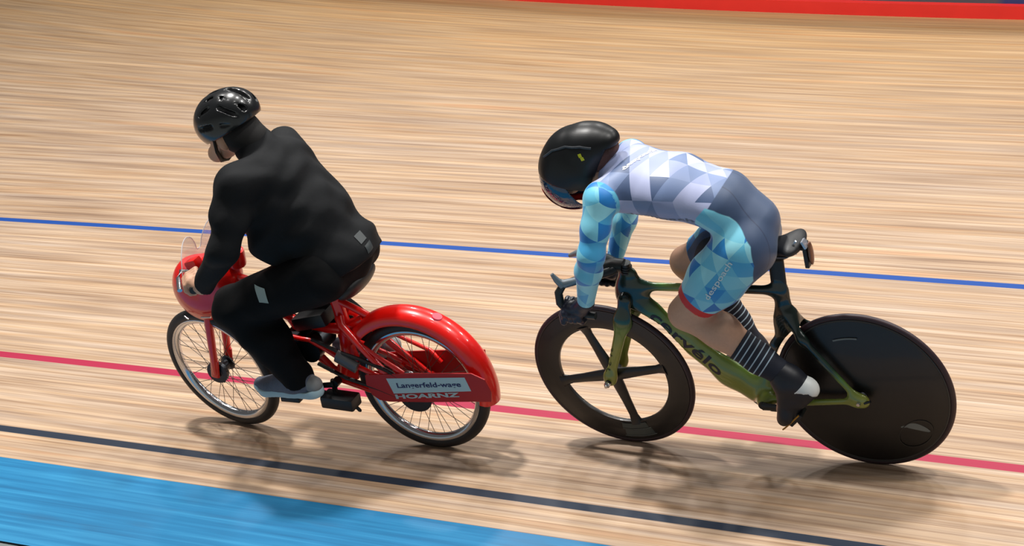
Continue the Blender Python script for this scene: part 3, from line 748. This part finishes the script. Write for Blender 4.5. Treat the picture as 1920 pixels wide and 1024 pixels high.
build_glove(sprinter, WRR, (1.045, -.168, .662), -1)
q = [C(tuple(Vector(WRR).lerp(Vector(ELR), .06)), tuple(Vector(WRR).lerp(Vector(ELR), -.02)), .034, .033)]; lo, hi = bounds(q); net('cuff', field(q, .01), lo, hi, .003, mat('red_cuff', srgb(190, 22, 34), .6), sprinter)
# helmet
HC = (.945, 0, 1.292)
def helm(g=0.):
    return [E_((.945, 0, 1.285), (.150+g, .108+g, .130+g), -.62), E_((.872, 0, 1.352), (.090+g, .085+g, .075+g), -.3), C((.90, .0, 1.36), (.80, 0, 1.372), .055+g, .030+g, 1.35), E_((1.0, 0, 1.235), (.105+g, .094+g, .105+g), -.8)]
def hcut(P, d):
    # open underneath and at the nape, hollow inside
    x, y, z = P[..., 0], P[..., 1], P[..., 2]
    low = -(z-1.205-.28*(x-.934))*.95
    back = .80-x+.55*np.maximum(0, 1.36-z)
    return np.maximum(np.maximum(d, low), np.where(z < 1.36, back, -1))
q = helm(); lo, hi = bounds(q)
hin = field([E_((.94, 0, 1.262), (.125, .086, .118), -.62), E_((1.0, 0, 1.19), (.07, .072, .09), -.8)], .02)
hel, V = net('helmet', field(q, .03, lambda P, d: np.maximum(hcut(P, d), -hin(P))), lo, hi, .0042, mat('black_helmet_shell', srgb(16, 18, 20), .38, spec=.35), sprinter)
qv = [E_((.985, 0, 1.215), (.128, .100, .125), -.75)]; lo, hi = bounds(qv)
def vcut(P, d):
    x, y, z = P[..., 0], P[..., 1], P[..., 2]
    return np.maximum(np.maximum(np.maximum(d, -(d+.004)), (z-1.215-.28*(x-.934))*.95), np.maximum(.925-x+.35*(z-1.10), 1.105-z+1.1*np.maximum(0, x-1.04)))
vis, _ = net('visor', field(qv, .02, vcut), lo, hi, .0032, mat('tinted_visor', srgb(24, 60, 92), .12, coat=.6), hel)
def rcut(P, d):
    x, y, z = P[..., 0], P[..., 1], P[..., 2]; low = 1.105-z+1.1*np.maximum(0, x-1.04)
    return np.maximum(np.maximum(np.abs(d+.001)-.005, np.abs(low)-.006), .955-x)
net('visor_rim', field(qv, .02, rcut), lo, hi, .0028, mat('red_trim', srgb(150, 26, 26), .3, coat=.5), hel)
mb = MB()
hm = BVHTree.FromPolygons([v.co for v in hel.data.vertices], [tuple(p.vertices) for p in hel.data.polygons])
rp = []
RL = [(1.045, 1.352), (1.0, 1.385), (.94, 1.405), (.88, 1.408), (.84, 1.400)]
for i in range(17):
    f = i/16*4; k = min(int(f), 3); f -= k; x = RL[k][0]*(1-f)+RL[k+1][0]*f; z = RL[k][1]*(1-f)+RL[k+1][1]*f
    h = hm.ray_cast(Vector((x, .5, z-.022)), Vector((0, -1, 0)))
    if h[0]: rp.append(tuple(h[0]))
if len(rp) > 3: mb.tube(rp, .005, 8, flat=.6); mb.build('ridge', mat('ridge_reflection_grey', srgb(58, 62, 68), .3), hel)  # crest of the shell; its lighter grey is a reflection put into the colour
mb = MB()
def patch(name, host, corners, d, m, parent, n=6, lift=.0025):
    tree = BVHTree.FromPolygons([v.co for v in host.data.vertices], [tuple(p.vertices) for p in host.data.polygons])
    a, b, c, e = [Vector(p) for p in corners]; d = Vector(d); vs = []
    for i in range(n+1):
        for j in range(n+1):
            p = a.lerp(b, i/n).lerp(e.lerp(c, i/n), j/n); h = tree.ray_cast(p-d*.5, d); vs.append(h[0]+h[1]*lift if h[0] else p)
    mb = MB(); mb.add(vs, [(i*(n+1)+j, (i+1)*(n+1)+j, (i+1)*(n+1)+j+1, i*(n+1)+j+1) for i in range(n) for j in range(n)]); return mb.build(name, m, parent)
def decal(mb, tree, pts, d, lift=.0012):
    vs = []
    for p in pts:
        h = tree.ray_cast(Vector(p)-Vector(d)*.5, Vector(d)); vs.append(h[0]+h[1]*lift if h[0] else Vector(p))
    mb.add(vs, [tuple(range(len(vs)))])
for k in (0, 1): decal(mb, hm, [(.890-.007*k, 0, 1.362-.013*k), (.878-.007*k, 0, 1.365-.013*k), (.874-.007*k, 0, 1.352-.013*k), (.886-.007*k, 0, 1.349-.013*k)], (0, -1, 0))
mb.build('brand_mark', mat('yellow_mark', srgb(214, 214, 30), .5), hel, smooth=False)
# hair under the rear of the helmet
q = [E_((.865, 0, 1.315), (.066, .080, .072)), C((.85, 0, 1.335), (.80, .0, 1.340), .045, .026, 1.3)]; lo, hi = bounds(q)
net('hair', field(q, .02), lo, hi, .004, mat('dark_brown_hair', srgb(84, 54, 46), .7, bump=.6, bscale=150), sprinter)

# ------------------------------------------------ tip the whole place by the banking angle
# ------------------------------------------------ red pacing moped
mop = root('moped', MX2, 'red pacing moped with spoked wheels and white labelled side plate ahead of the bicycle', 'moped')
RM = .2937
def spoked(name, loc, rot=(0, 0, 0)):
    r = MB(); r.lathe([(.240, .0155), (.246, .0185), (.256, .0190), (.262, .0165), (.262, -.0165), (.256, -.0190), (.246, -.0185), (.240, -.0155), (.232, -.009), (.229, 0), (.232, .009)], 96)
    w = r.build(name, M_rim, mop); pivot(w, loc, rot)
    t = MB(); n = 18; R0, rr = .2695, .0242
    t.lathe([(R0+rr*math.cos(2*PI*k/n)*(1.0), rr*math.sin(2*PI*k/n)) for k in range(n)], 128)
    t.build('tire', M_tire, w)
    h = MB(); h.lathe([(0, -.062), (.008, -.062), (.008, -.045), (.034, -.04), (.034, -.033), (.022, -.028), (.022, .028), (.034, .033), (.034, .04), (.008, .045), (.008, .062), (0, .062)], 32, closed=False); h.build('hub', M_dkmetal, w)
    sm = None
    for k in range(36):
        a = 2*PI*k/36; sd = 1 if k % 2 else -1; b = a+(.75 if (k//2) % 2 else -.75)
        if sm is None or True:
            s_ = MB(); s_.tube([(.032*math.cos(b), sd*.034, .032*math.sin(b)), (.24*math.cos(a), sd*.002, .24*math.sin(a))], .0013, 5); s_.build('spoke', M_spoke, w)
    return w
M_rim = mat('chrome_rim', srgb(205, 208, 212), .16, 1.); M_spoke = mat('spoke_steel', srgb(98, 92, 88), .35, .9)
spoked('rear_wheel', (0, 0, RM)); spoked('front_wheel', (.9837, 0, RM), (-.103, 0, -.151))
def arc(cx, cz, r, a0, a1, n=30): return [(cx+r*math.cos(math.radians(a0+(a1-a0)*i/n)), cz+r*math.sin(math.radians(a0+(a1-a0)*i/n))) for i in range(n+1)]
def fender(name, cx, cz, R, w, a0, a1, parent, n=60, m=None):
    vs = []; fs = []; prof = [(-1, -.040), (-1.0, -.018), (-.88, -.004), (-.6, .008), (-.3, .014), (0, .016), (.3, .014), (.6, .008), (.88, -.004), (1.0, -.018), (1, -.040)]
    P = len(prof)
    for i in range(n+1):
        a = math.radians(a0+(a1-a0)*i/n); e = 1.
        for th in (0, -.0025):
            for y, dr in prof: r = R+dr*e+th; vs.append((cx+r*math.cos(a), y*(w+th*.8), cz+r*math.sin(a)))
    for i in range(n):
        for L in (0, P):
            for k in range(P-1): b = i*2*P+L+k; c = b+2*P; fs.append((b, b+1, c+1, c))
        for k in (0, P-1): b = i*2*P+k; c = b+2*P; fs.append((b, c, c+P, b+P))
    for i in (0, n):
        for k in range(P-1): b = i*2*P+k; fs.append((b, b+1, b+1+P, b+P))
    mb = MB(); mb.add(vs, fs); return mb.build(name, m or M_red, parent, sharp=60)
fd = fender('rear_fender', .014, RM+.010, .332, .056, 40, 190, mop)
mb = MB(); 
a = math.radians(116); mb.tube([(.014+.343*math.cos(a), .0, RM+.01+.343*math.sin(a)), (.014+.3505*math.cos(a), 0, RM+.01+.3505*math.sin(a))], [.024, .020], 20); 
ob = mb.build('fender_boss', mat('pink_red_reflector', srgb(226, 60, 84), .35), fd)
# side plates
pl = [(.205, .375), (.10, .388), (-.02, .402), (-.16, .414), (-.290, .424), (-.345, .40), (-.362, .345), (-.352, .300), (-.26, .292), (-.06, .272), (.12, .258), (.165, .262), (.195, .285), (.21, .33)]
for sd in (1, -1):
    mb = MB(); mb.prism(pl if sd > 0 else [(max(x, -.262), z) for x, z in pl if not (x < -.3 and z > .31)], sd*.085, sd*.091); p = mb.build('side_plate', mat('deep_red_plate', srgb(176, 14, 18), .5), mop, smooth=False, bevel=.002)
    for xx in (-.25, .12): mb = MB(); mb.tube([(xx, sd*.085, .34), (xx, sd*.05, .34)], .01, 8); mb.build('plate_bracket', M_red, mop)
    y = sd*.0918
    mb = MB(); mb.add([(.107, y, .369), (-.258, y, .404), (-.274, y, .343), (.088, y, .300)], [(0, 1, 2, 3)]); l_ = mb.build('sticker', mat('pale_blue_sticker', srgb(176, 208, 216), .5), p, smooth=False)
    if sd > 0:
        lettering('sticker_lettering', 'Langerfeld-wage', mat('navy_sticker_print', srgb(24, 38, 96), .5), p, (.062, y+.001, .322), (-.235, y+.001, .353), height=.030, bold=.02)
        lettering('sticker_lettering', 'HOARNZ', mat('white_sticker_print', srgb(176, 196, 200), .5), p, (.082, y+.0012, .276), (-.218, y+.0012, .312), height=.021, bold=.04)
    else:
        lettering('sticker_lettering', 'Langerfeld-wage', MATS['navy_sticker_print'], p, (-.235, y-.001, .353), (.062, y-.001, .322), height=.030, bold=.02)
# frame
mb = MB()
mb.tube([(.325, 0, .705), (.312, 0, .62), (.305, 0, .53), (.33, 0, .42), (.37, 0, .32)], [.023, .026, .030, .026, .022], 16)
mb.tube([(.30, 0, .53), (.40, 0, .527), (.53, 0, .548), (.66, 0, .62), (.80, 0, .715), (.885, 0, .735)], [.026, .02, .018, .018, .02, .022], 16)
mb.tube([(.87, 0, .79), (.925, 0, .63)], .027, 18)
mb.tube([(.875, 0, .775), (.81, 0, .757), (.73, 0, .735), (.66, 0, .70), (.56, 0, .60)], [.016, .016, .016, .015, .014], 14)
mb.tube([(.56, 0, .56), (.50, 0, .43), (.42, 0, .33), (.37, 0, .32)], .018, 14)
for sd in (1, -1):
    mb.tube([(.62, sd*.05, .56), (.585, sd*.06, .535), (.53, sd*.064, .515), (.485, sd*.066, .510), (.445, sd*.066, .507), (.39, sd*.066, .476), (.339, sd*.067, .441), (.26, sd*.07, .408), (.2, sd*.072, .383), (.1, sd*.072, .34), (0, sd*.07, RM)], .0105, 12)
    mb.tube([(.30, sd*.03, .60), (.283, sd*.052, .578), (.205, sd*.064, .487), (.125, sd*.074, .395), (0, sd*.07, RM)], [.02, .0165, .0145, .0145, .013], 14)
    mb.tube([(.37, sd*.04, .31), (.22, sd*.06, .285), (.0, sd*.07, RM)], .011, 12)
    mb.tube([(.012, sd*.07, RM), (-.012, sd*.07, RM)], .02, 12, flat=.4)
mb.tube([(.325, 0, .665), (.293, 0, .655), (.24, 0, .63), (.182, 0, .600)], .015, 14)
mb.tube([(.30, 0, .545), (.25, 0, .565), (.20, 0, .588)], .02, 14, flat=1.4)
mb.prism([(.285, .54), (.33, .545), (.345, .50), (.33, .43), (.385, .36), (.40, .30), (.36, .28), (.30, .30), (.28, .38), (.295, .46)], -.012, .012)
mframe = mb.build('frame', M_red, mop)
mb = MB(); mb.tube([(.19, -.064, .51), (.09, -.07, .46), (-.02, -.072, .41), (-.06, -.07, .36)], .009, 10); mb.tube([(.215, .0, .565), (.205, -.06, .53), (.19, -.064, .51)], .009, 10); mb.tube([(.215, .06, .505), (.14, .068, .455), (.06, .072, .405), (.0, .07, .36)], [.008, .008, .011, .009], 10); mb.build('fender_stay', M_red, mop)
# front fork, head lamp fairing, handlebar
mb = MB()
for sd in (1, -1): mb.tube([(.905, sd*.03, .66), (.935, sd*.048, .60), (.96, sd*.052, .44), (.978, sd*.052, .33), (.984, sd*.05, RM)], [.018, .019, .017, .015, .014], 14); mb.tube([(.972, sd*.052, .36), (.99, sd*.052, .28)], .021, 12, flat=.5)
mb.tube([(.912, -.05, .645), (.912, .05, .645)], .02, 14); mb.build('fork', M_red, mop)
mb = MB(); mb.tube([(1.0, .05, .32), (1.02, .035, .30), (1.0, .03, .26), (.96, .04, .25)], .006, 8); mb.lathe([(.0, .028), (.05, .028), (.05, .044), (.0, .044)], 30, (.9837, 0, RM), closed=False); mb.build('drum_brake', M_dkmetal, mop)
q = [E_((.945, 0, .685), (.15, .105, .150), -.15), E_((.86, 0, .75), (.10, .095, .085))]
lo, hi = bounds(q)
def ncut(P, d): return np.maximum(d, -(np.maximum(d+.007, -1)))*1. if False else np.maximum(np.maximum(d, -(d+.008)), (.80-P[..., 0])*.8+(P[..., 2]-.80)*.6-.04)
fair, _ = net('front_fairing', field(q, .04, lambda P, d: np.maximum(d, (P[..., 2]-.815))), lo, hi, .0045, M_red, mop)
for pts in ([(1.028, .085, .590), (1.0, .098, .584)], [(.93, .10, .600), (.885, .095, .60)]): mb = MB(); mb.tube(pts, .004, 8); mb.build('chrome_trim', M_steel, fair)
mb = MB()
for sd in (1, -1): mb.tube([(.86, sd*.0, .80), (.865, sd*.05, .83), (.86, sd*.13, .852), (.82, sd*.21, .855), (.765, sd*.285, .846)], .0115, 14)
mb.tube([(.875, 0, .76), (.862, 0, .81)], .018, 14); hbm = mb.build('handlebar', M_dkmetal, mop)
for sd in (1, -1):
    mb = MB(); mb.tube([(.82, sd*.21, .856), (.758, sd*.292, .845)], .0165, 14); mb.build('grip', M_blk, hbm)
    mb = MB(); mb.tube([(.855, sd*.16, .857), (.888, sd*.185, .867), (.872, sd*.23, .860), (.82, sd*.30, .846)], [.006, .007, .0065, .008], 10, flat=1.3); mb.build('brake_lever', M_steel, hbm)
    mb = MB(); mb.box((.85, sd*.14, .878), (.06, .05, .045), Matrix.Rotation(.3, 3, 'Y')); mb.build('switch_housing', M_red, hbm, bevel=.012)
mb = MB()
mb.tube([(.775, -.02, .79), (.76, -.02, .86)], [.045, .038], 18); mb.build('tank_cap', M_red, mop, bevel=.01)
# clear twin lobed windscreen
def lobes():
    P = []
    for i in range(61):
        t = -1+2*i/60; y = .235*t; top = .125*math.sqrt(max(0, 1-((abs(y)-.125)/.112)**2)) if abs(abs(y)-.125) < .112 else 0
        P.append((y, .035+max(top, .02 if abs(y) < .05 else 0)))
    return P
G = mat('clear_windscreen', srgb(238, 240, 246), .08, alpha=.26)
L = lobes(); vs = []; fs = []
nv = 8
for th in (0, .003):
    for y, h in L:
        for j in range(nv+1):
            z = -.0+(h+.0)*j/nv; vs.append((.935+th-.10*(y/.235)**2*.8-.22*z, y, .815+z))
n1 = len(L)*(nv+1)
for b in (0, n1):
    for i in range(len(L)-1):
        for j in range(nv): k = b+i*(nv+1)+j; fs.append((k, k+1, k+nv+2, k+nv+1))
for i in range(len(L)-1):
    for j in (0, nv): k = i*(nv+1)+j; fs.append((k, k+nv+1, k+nv+1+n1, k+n1))
mb = MB(); mb.add(vs, fs); ws = mb.build('windscreen', G, mop)
mb = MB(); mb.tube([(.935-.08*(y/.235)**2-.22*h, y, .815+h) for y, h in L], .0022, 8); mb.build('screen_edge', mat('clear_edge', srgb(215, 214, 218), .3, alpha=.6), ws)
for sd in (1, -1): mb = MB(); mb.tube([(.87, sd*.05, .78), (.945, sd*.06, .80)], .006, 8); mb.build('screen_bracket', M_steel, ws)
# engine, transmission, seat
mb = MB(); mb.box((.445, .0, .573), (.16, .10, .06), Matrix.Rotation(.22, 3, 'Y')); eng = mb.build('battery_box', M_blk, mop, bevel=.012)
mb = MB(); mb.tube([(.46, .03, .46), (.46, .075, .46)], .055, 28); mb.tube([(.46, -.07, .46), (.46, .03, .46)], .048, 24)
for k in range(7): mb.box((.53, 0, .43+.014*k), (.075, .10, .006), Matrix.Rotation(-.2, 3, 'Y'))
mb.build('engine', M_dkmetal, mop)
mb = MB(); mb.tube([(.42, .085, .525), (.30, .085, .470), (.20, .083, .44), (.10, .083, .402), (.035, .082, .36)], .0075, 8, flat=1.2); mb.tube([(.42, .085, .41), (.30, .085, .35), (.16, .083, .31), (.03, .082, .262)], .0075, 8, flat=1.2); mb.build('drive_belt', M_blk, mop)
mb = MB(); mb.lathe([(.0, .076), (.075, .076), (.078, .080), (.075, .084), (.0, .084)], 40, closed=False); pu = mb.build('pulley', M_dkmetal, mop); pu.location = (0, 0, RM)
mb = MB(); mb.ball((.005, .075, .385), .022, 10, (1.2, .5, .8)); mb.build('chrome_nut', M_steel, mop)
mb = MB(); mb.tube([(.32, .085, .455), (.235, .088, .405)], [.032, .028], 16, flat=.5); mb.build('tensioner_cover', mat('grey_cover', srgb(96, 92, 92), .4, .4), mop)
mb = MB(); mb.tube([(.43, -.10, .36), (.30, -.12, .30), (.08, -.125, .27), (-.22, -.125, .29)], [.014, .022, .035, .036], 16); mb.build('exhaust', M_dkmetal, mop)
q = [C((.33, 0, .742), (.20, 0, .752), .030, .040, 1.8, 3.2), C((.24, 0, .765), (.17, 0, .775), .03, .03, 3.2)]; lo, hi = bounds(q); net('saddle', field(q, .03), lo, hi, .006, M_blk, mop)
for sd in (1, -1):
    mb = MB(); mb.tube([(.37, sd*.05, .315), (.37, sd*.085, .315)], .018, 14); e = -1 if sd < 0 else 1
    x1, z1 = (.53, .30) if sd > 0 else (.21, .33)
    mb.tube([(.37, sd*.088, .315), (x1, sd*.10, z1)], [.013, .010], 10, flat=.6); mb.build('crank', M_blk, mop)
    mb = MB(); mb.box((x1, sd*.145, z1-.012), (.09, .085, .02)); mb.tube([(x1, sd*.095, z1), (x1, sd*.18, z1)], .007, 8); mb.build('pedal', M_blk, mop, bevel=.004)
mb = MB(); mb.tube([(.40, .05, .315), (.345, .12, .275)], .010, 10); mb.box((.335, .115, .262), (.15, .075, .052), Matrix.Rotation(-.05, 3, 'Y')); mb.box((.405, .105, .275), (.12, .03, .022), Matrix.Rotation(-.25, 3, 'Y')); mb.tube([(.30, .11, .26), (.25, .115, .215)], .006, 8); mb.build('footrest', M_blk, mop, bevel=.008)

# ------------------------------------------------ pacer in black
HPL = (.265, .115, .850); KL = (.69, .160, .700); AL = (.505, .145, .395)
SL = (.475, .205, 1.275); EL2 = (.535, .315, 1.055); WL = (.735, .262, .850)
KR2 = (.62, -.15, .655); AR2 = (.30, -.145, .425)
def pacer_prims(g):
    T = [C((.265, 0, .90), (.325, 0, 1.04), .140+g, .146+g, 1.15, 1.12), C((.325, 0, 1.04), (.405, 0, 1.19), .146+g, .130+g, 1.12, 1.32),
         C((.42, .08, 1.255), SL, .094+g, .078+g), C((.43, -.07, 1.25), (.497, -.17, 1.245), .094+g, .072+g)]
    m = tuple(Vector(SL).lerp(Vector(EL2), .5))
    A = [C(SL, m, .078+g, .066+g), C(m, EL2, .066+g, .056+g), C(EL2, WL, .058+g, .040+g)]
    m = tuple(Vector(HPL).lerp(Vector(KL), .5))
    L = [C(HPL, m, .115+g, .100+g), C(m, KL, .100+g, .074+g)]
    Sh = [C(KL, tuple(Vector(KL).lerp(Vector(AL), .4)+Vector((-.02, 0, 0))), .068+g, .066+g), C(tuple(Vector(KL).lerp(Vector(AL), .4)+Vector((-.02, 0, 0))), AL, .066+g, .042+g)]
    SR, ER, WRt = (.497, -.17, 1.245), (.56, -.30, 1.05), (WL[0], -WL[1], WL[2])
    AR_ = [C(SR, ER, .072+g, .056+g), C(ER, WRt, .058+g, .040+g)]
    LR_ = [C((HPL[0], -HPL[1], HPL[2]), KR2, .115+g, .074+g)]; SR_ = [C(KR2, AR2, .068+g, .042+g)]
    return T, A, AR_, L, LR_, Sh, SR_
T, A, A2, L_, L2, Sh, Sh2 = pacer_prims(-.014)
b = T+A+A2+L_+L2+Sh+Sh2
b += [C((.45, 0, 1.30), (.55, 0, 1.38), .066, .060), E_((.618, 0, 1.425), (.092, .076, .118), -.38), C((.650, 0, 1.335), (.688, 0, 1.308), .05, .038, 1.1), C((.718, 0, 1.395), (.733, 0, 1.375), .012, .013), E_((.593, .078, 1.39), (.02, .012, .032), -.3), E_((.593, -.078, 1.39), (.02, .012, .032), -.3)]
b += [C(AL, (.44, .145, .355), .036, .032), C(AL, (.62, .145, .335), .032, .026, 1.2), C(AR2, (.235, -.145, .385), .036, .032), C(AR2, (.415, -.145, .365), .032, .026, 1.2)]
for sd in (1, -1):
    wl = (WL[0], sd*WL[1], WL[2])
    b += [C(wl, (.785, sd*.258, .866), .030, .028, 1.1)]
    hand(b, (.795, sd*.248, .851), (.60, -sd*.78, .1), (.78, sd*.60, 0), (0, 0, 1), sd, r=.0105, bar_r=.017)
lo, hi = bounds(b)
pacer, _ = net('person', field(b, .024), lo, hi, .0048, M_skin); pacer.matrix_world = MX2
lab(pacer, 'person in a black jacket, black trousers and black helmet riding the red moped', 'person')
for sd in (1, -1):
    mb = MB(); mb.ball((.706, sd*.03, 1.415), .012, 8); mb.build('eye', MATS['eye_white'], pacer)
q = [E_((.56, 0, 1.405), (.075, .084, .085)), C((.53, 0, 1.39), (.50, 0, 1.37), .07, .066)]; lo, hi = bounds(q); net('hair', field(q, .03), lo, hi, .005, M_dkhair, pacer)
# jacket with folds
T, A, A2, L_, L2, Sh, Sh2 = pacer_prims(0.)
def folds(P, d, s=1.):
    x, y, z = P[..., 0], P[..., 1], P[..., 2]
    w = np.sin(x*31+z*17+3*np.sin(y*14+z*9))*np.sin(z*23-y*19+x*8)+.6*np.sin(z*47+x*13+2*np.sin(y*21))
    return d-.0048*s*w
wc = (WL, tuple(Vector(WL)-Vector(EL2)))
A[-1]['clips'] = [wc]; A2[-1]['clips'] = mir(A[-1])['clips']
hemn = (-.30, 0, -.95)
q = [dict(T[0], **{'clips': [((.22, 0, .835), hemn)]})]+T[1:]+[C((.208, 0, .885), (.40, 0, .90), .134, .10, 1.25, 1.35, clips=[((.22, 0, .825), (-.42, 0, -.9))]), C((.37, 0, 1.06), (.42, 0, .97), .125, .11, 1.2), C((.45, .10, 1.12), (.46, .10, .98), .110, .095)]+A+A2+[C((.45, 0, 1.30), (.515, 0, 1.352), .084, .074, clips=[((.525, 0, 1.365), (.6, 0, .8))])]
lo, hi = bounds(q); jk, V = net('jacket', field(q, .045, folds), lo, hi, .0055, M_jacket, pacer)
for k in (0, 1):
    z = .985-.040*k; patch('reflective_tab', jk, [(0, .0, z), (0, .040, z-.006), (0, .045, z-.036), (0, .005, z-.030)], (1, 0, 0), mat('dark_grey_reflective', srgb(52, 58, 60), .4), jk)
# trousers
cuff = (tuple(Vector(AL)+Vector((-.02, 0, -.035))), (.05, 0, -1))
g = .012
q = [C((.245, 0, .86), (.29, 0, .90), .124, .12, 1.22), C(HPL, KL, .118, .084, 1., 1.), C((.33, .10, .81), (.56, .14, .73), .098, .088)]
s_ = [C(KL, tuple(Vector(KL).lerp(Vector(AL), .45)+Vector((-.028, 0, .0))), .088, .088), C(tuple(Vector(KL).lerp(Vector(AL), .45)+Vector((-.028, 0, 0))), (AL[0]-.03, AL[1], AL[2]-.06), .088, .060, clips=[cuff])]
cuff2 = (tuple(Vector(AR2)+Vector((-.02, 0, -.02))), tuple(Vector(AR2)-Vector(KR2)))
q += s_+[C((HPL[0], -HPL[1], HPL[2]), KR2, .118, .084), C(KR2, tuple(Vector(AR2)+Vector((-.04, 0, -.03))), .086, .062, clips=[cuff2])]
lo, hi = bounds(q); tr_, V = net('trousers', field(q, .035, lambda P, d: folds(P, d, .9)), lo, hi, .0055, M_trouser, pacer)
patch('reflective_patch', tr_, [(.522, 0, .840), (.468, 0, .832), (.452, 0, .778), (.500, 0, .776)], (0, -1, 0), mat('pale_grey_patch', srgb(150, 168, 166), .5), tr_)
# shoes
for sd in (1, -1):
    y = sd*.145; before = set(pacer.children)
    q = [C((.445, y, .352), (.50, y, .350), .042, .044), C((.50, y, .352), (.62, y, .328), .044, .032, 1., 1.25), C((.62, y, .328), (.675, y, .332), .032, .026, 1.25, 1.2), C((.50, y, .37), (.50, y, .40), .046, .044), C((.47, y, .365), (.56, y, .352), .044, .040)]
    lo, hi = bounds(q)
    sh, _ = net('shoe', field(q, .03, lambda P, d: np.maximum(np.maximum(d, .315-P[..., 2]+.0*P[..., 0]), (P[..., 2]-.41)+.25*(P[..., 0]-.5))), lo, hi, .004, mat('grey_knit_shoe', srgb(92, 98, 112), .75, bump=.2, bscale=160, noise=.25), pacer)
    q = [C((.425, y, .318), (.52, y, .312), .048, .044, .95), C((.52, y, .312), (.63, y, .312), .044, .046, .95, 1.1), C((.63, y, .312), (.672, y, .325), .046, .032, 1.05)]
    lo, hi = bounds(q)
    net('sole', field(q, .02, lambda P, d: np.maximum(d, np.maximum(P[..., 2]-.328-.6*np.maximum(0, P[..., 0]-.66)-.35*np.maximum(0, .43-P[..., 0]), .298+.5*np.maximum(0, P[..., 0]-.65)-P[..., 2]))), lo, hi, .0035, mat('pale_blue_sole', srgb(176, 204, 212), .55), sh)
    q = [C((.41, y, .345), (.43, y, .355), .034, .034, 1.1)]; lo, hi = bounds(q); net('heel_counter', field(q, .02, lambda P, d: np.maximum(d, P[..., 0]-.43)), lo, hi, .0035, mat('grey_heel', srgb(128, 130, 130), .6), sh)
    if sd < 0: sh.location = (-.205, 0, .03)
    else: sh.location = (.012, 0, 0)
# helmet
q = [E_((.606, 0, 1.458), (.142, .108, .112), -.45), E_((.548, 0, 1.483), (.095, .092, .09), -.3)]
lo, hi = bounds(q)
hin2 = field([E_((.606, 0, 1.436), (.110, .086, .11), -.38)], .02)
vents = []
for yy, w in ((0, .012), (.042, .011), (-.042, .011), (.076, .009), (-.076, .009)):
    vents += [C((.68-abs(yy)*.3, yy, 1.535-abs(yy)*.5), (.61, yy*1.05, 1.58-abs(yy)*.55), w, w), C((.56, yy*1.05, 1.585-abs(yy)*.6), (.47, yy*1.0, 1.545-abs(yy)*.6), w, w)]
for sd in (1, -1): vents += [C((.66, sd*.10, 1.455), (.60, sd*.108, 1.47), .011, .011), C((.55, sd*.106, 1.475), (.49, sd*.098, 1.475), .011, .011)]
vf = field(vents, .005)
def hpost(P, d):
    low = -((P[..., 0]-.618)*.42+(P[..., 2]-1.400)*.91)
    return np.maximum(np.maximum(np.maximum(d, low), -hin2(P)), -vf(P))
h2, _ = net('helmet', field(q, .03, hpost), lo, hi, .0042, mat('black_bike_helmet', srgb(18, 20, 22), .28, coat=.35), pacer)
q = [E_((.606, 0, 1.456), (.128, .098, .108), -.40)]; lo, hi = bounds(q); net('helmet_lining', field(q, .02, lambda P, d: np.maximum(np.maximum(d, -(d+.012)), -((P[..., 0]-.618)*.42+(P[..., 2]-1.410)*.91))), lo, hi, .005, mat('black_foam', srgb(12, 12, 13), .9), h2)
mb = MB()
for sd in (1, -1): mb.tube([(.615, sd*.09, 1.415), (.625, sd*.082, 1.355), (.64, sd*.05, 1.30), (.645, 0, 1.283)], .006, 8, flat=1.6)
mb.build('chin_strap', M_blk, h2)
# infield floor
me = bpy.data.meshes.new('floor'); me.from_pydata([(-15, -.585, 0), (8.2, -.585, 0), (8.2, -9, 2.62), (-15, -9, 2.62)], [], [(0, 1, 2, 3)])
fl = link('floor', me, mat('grey_infield', srgb(112, 118, 118), .5, noise=.15, bscale=3), smooth=False); fl['kind'] = 'structure'
fl.location.z = -.02
bpy.context.view_layer.update()
for o in list(COL.objects):
    if o.parent is None and o.type not in ('CAMERA', 'LIGHT'): o.matrix_world = BANK @ o.matrix_world
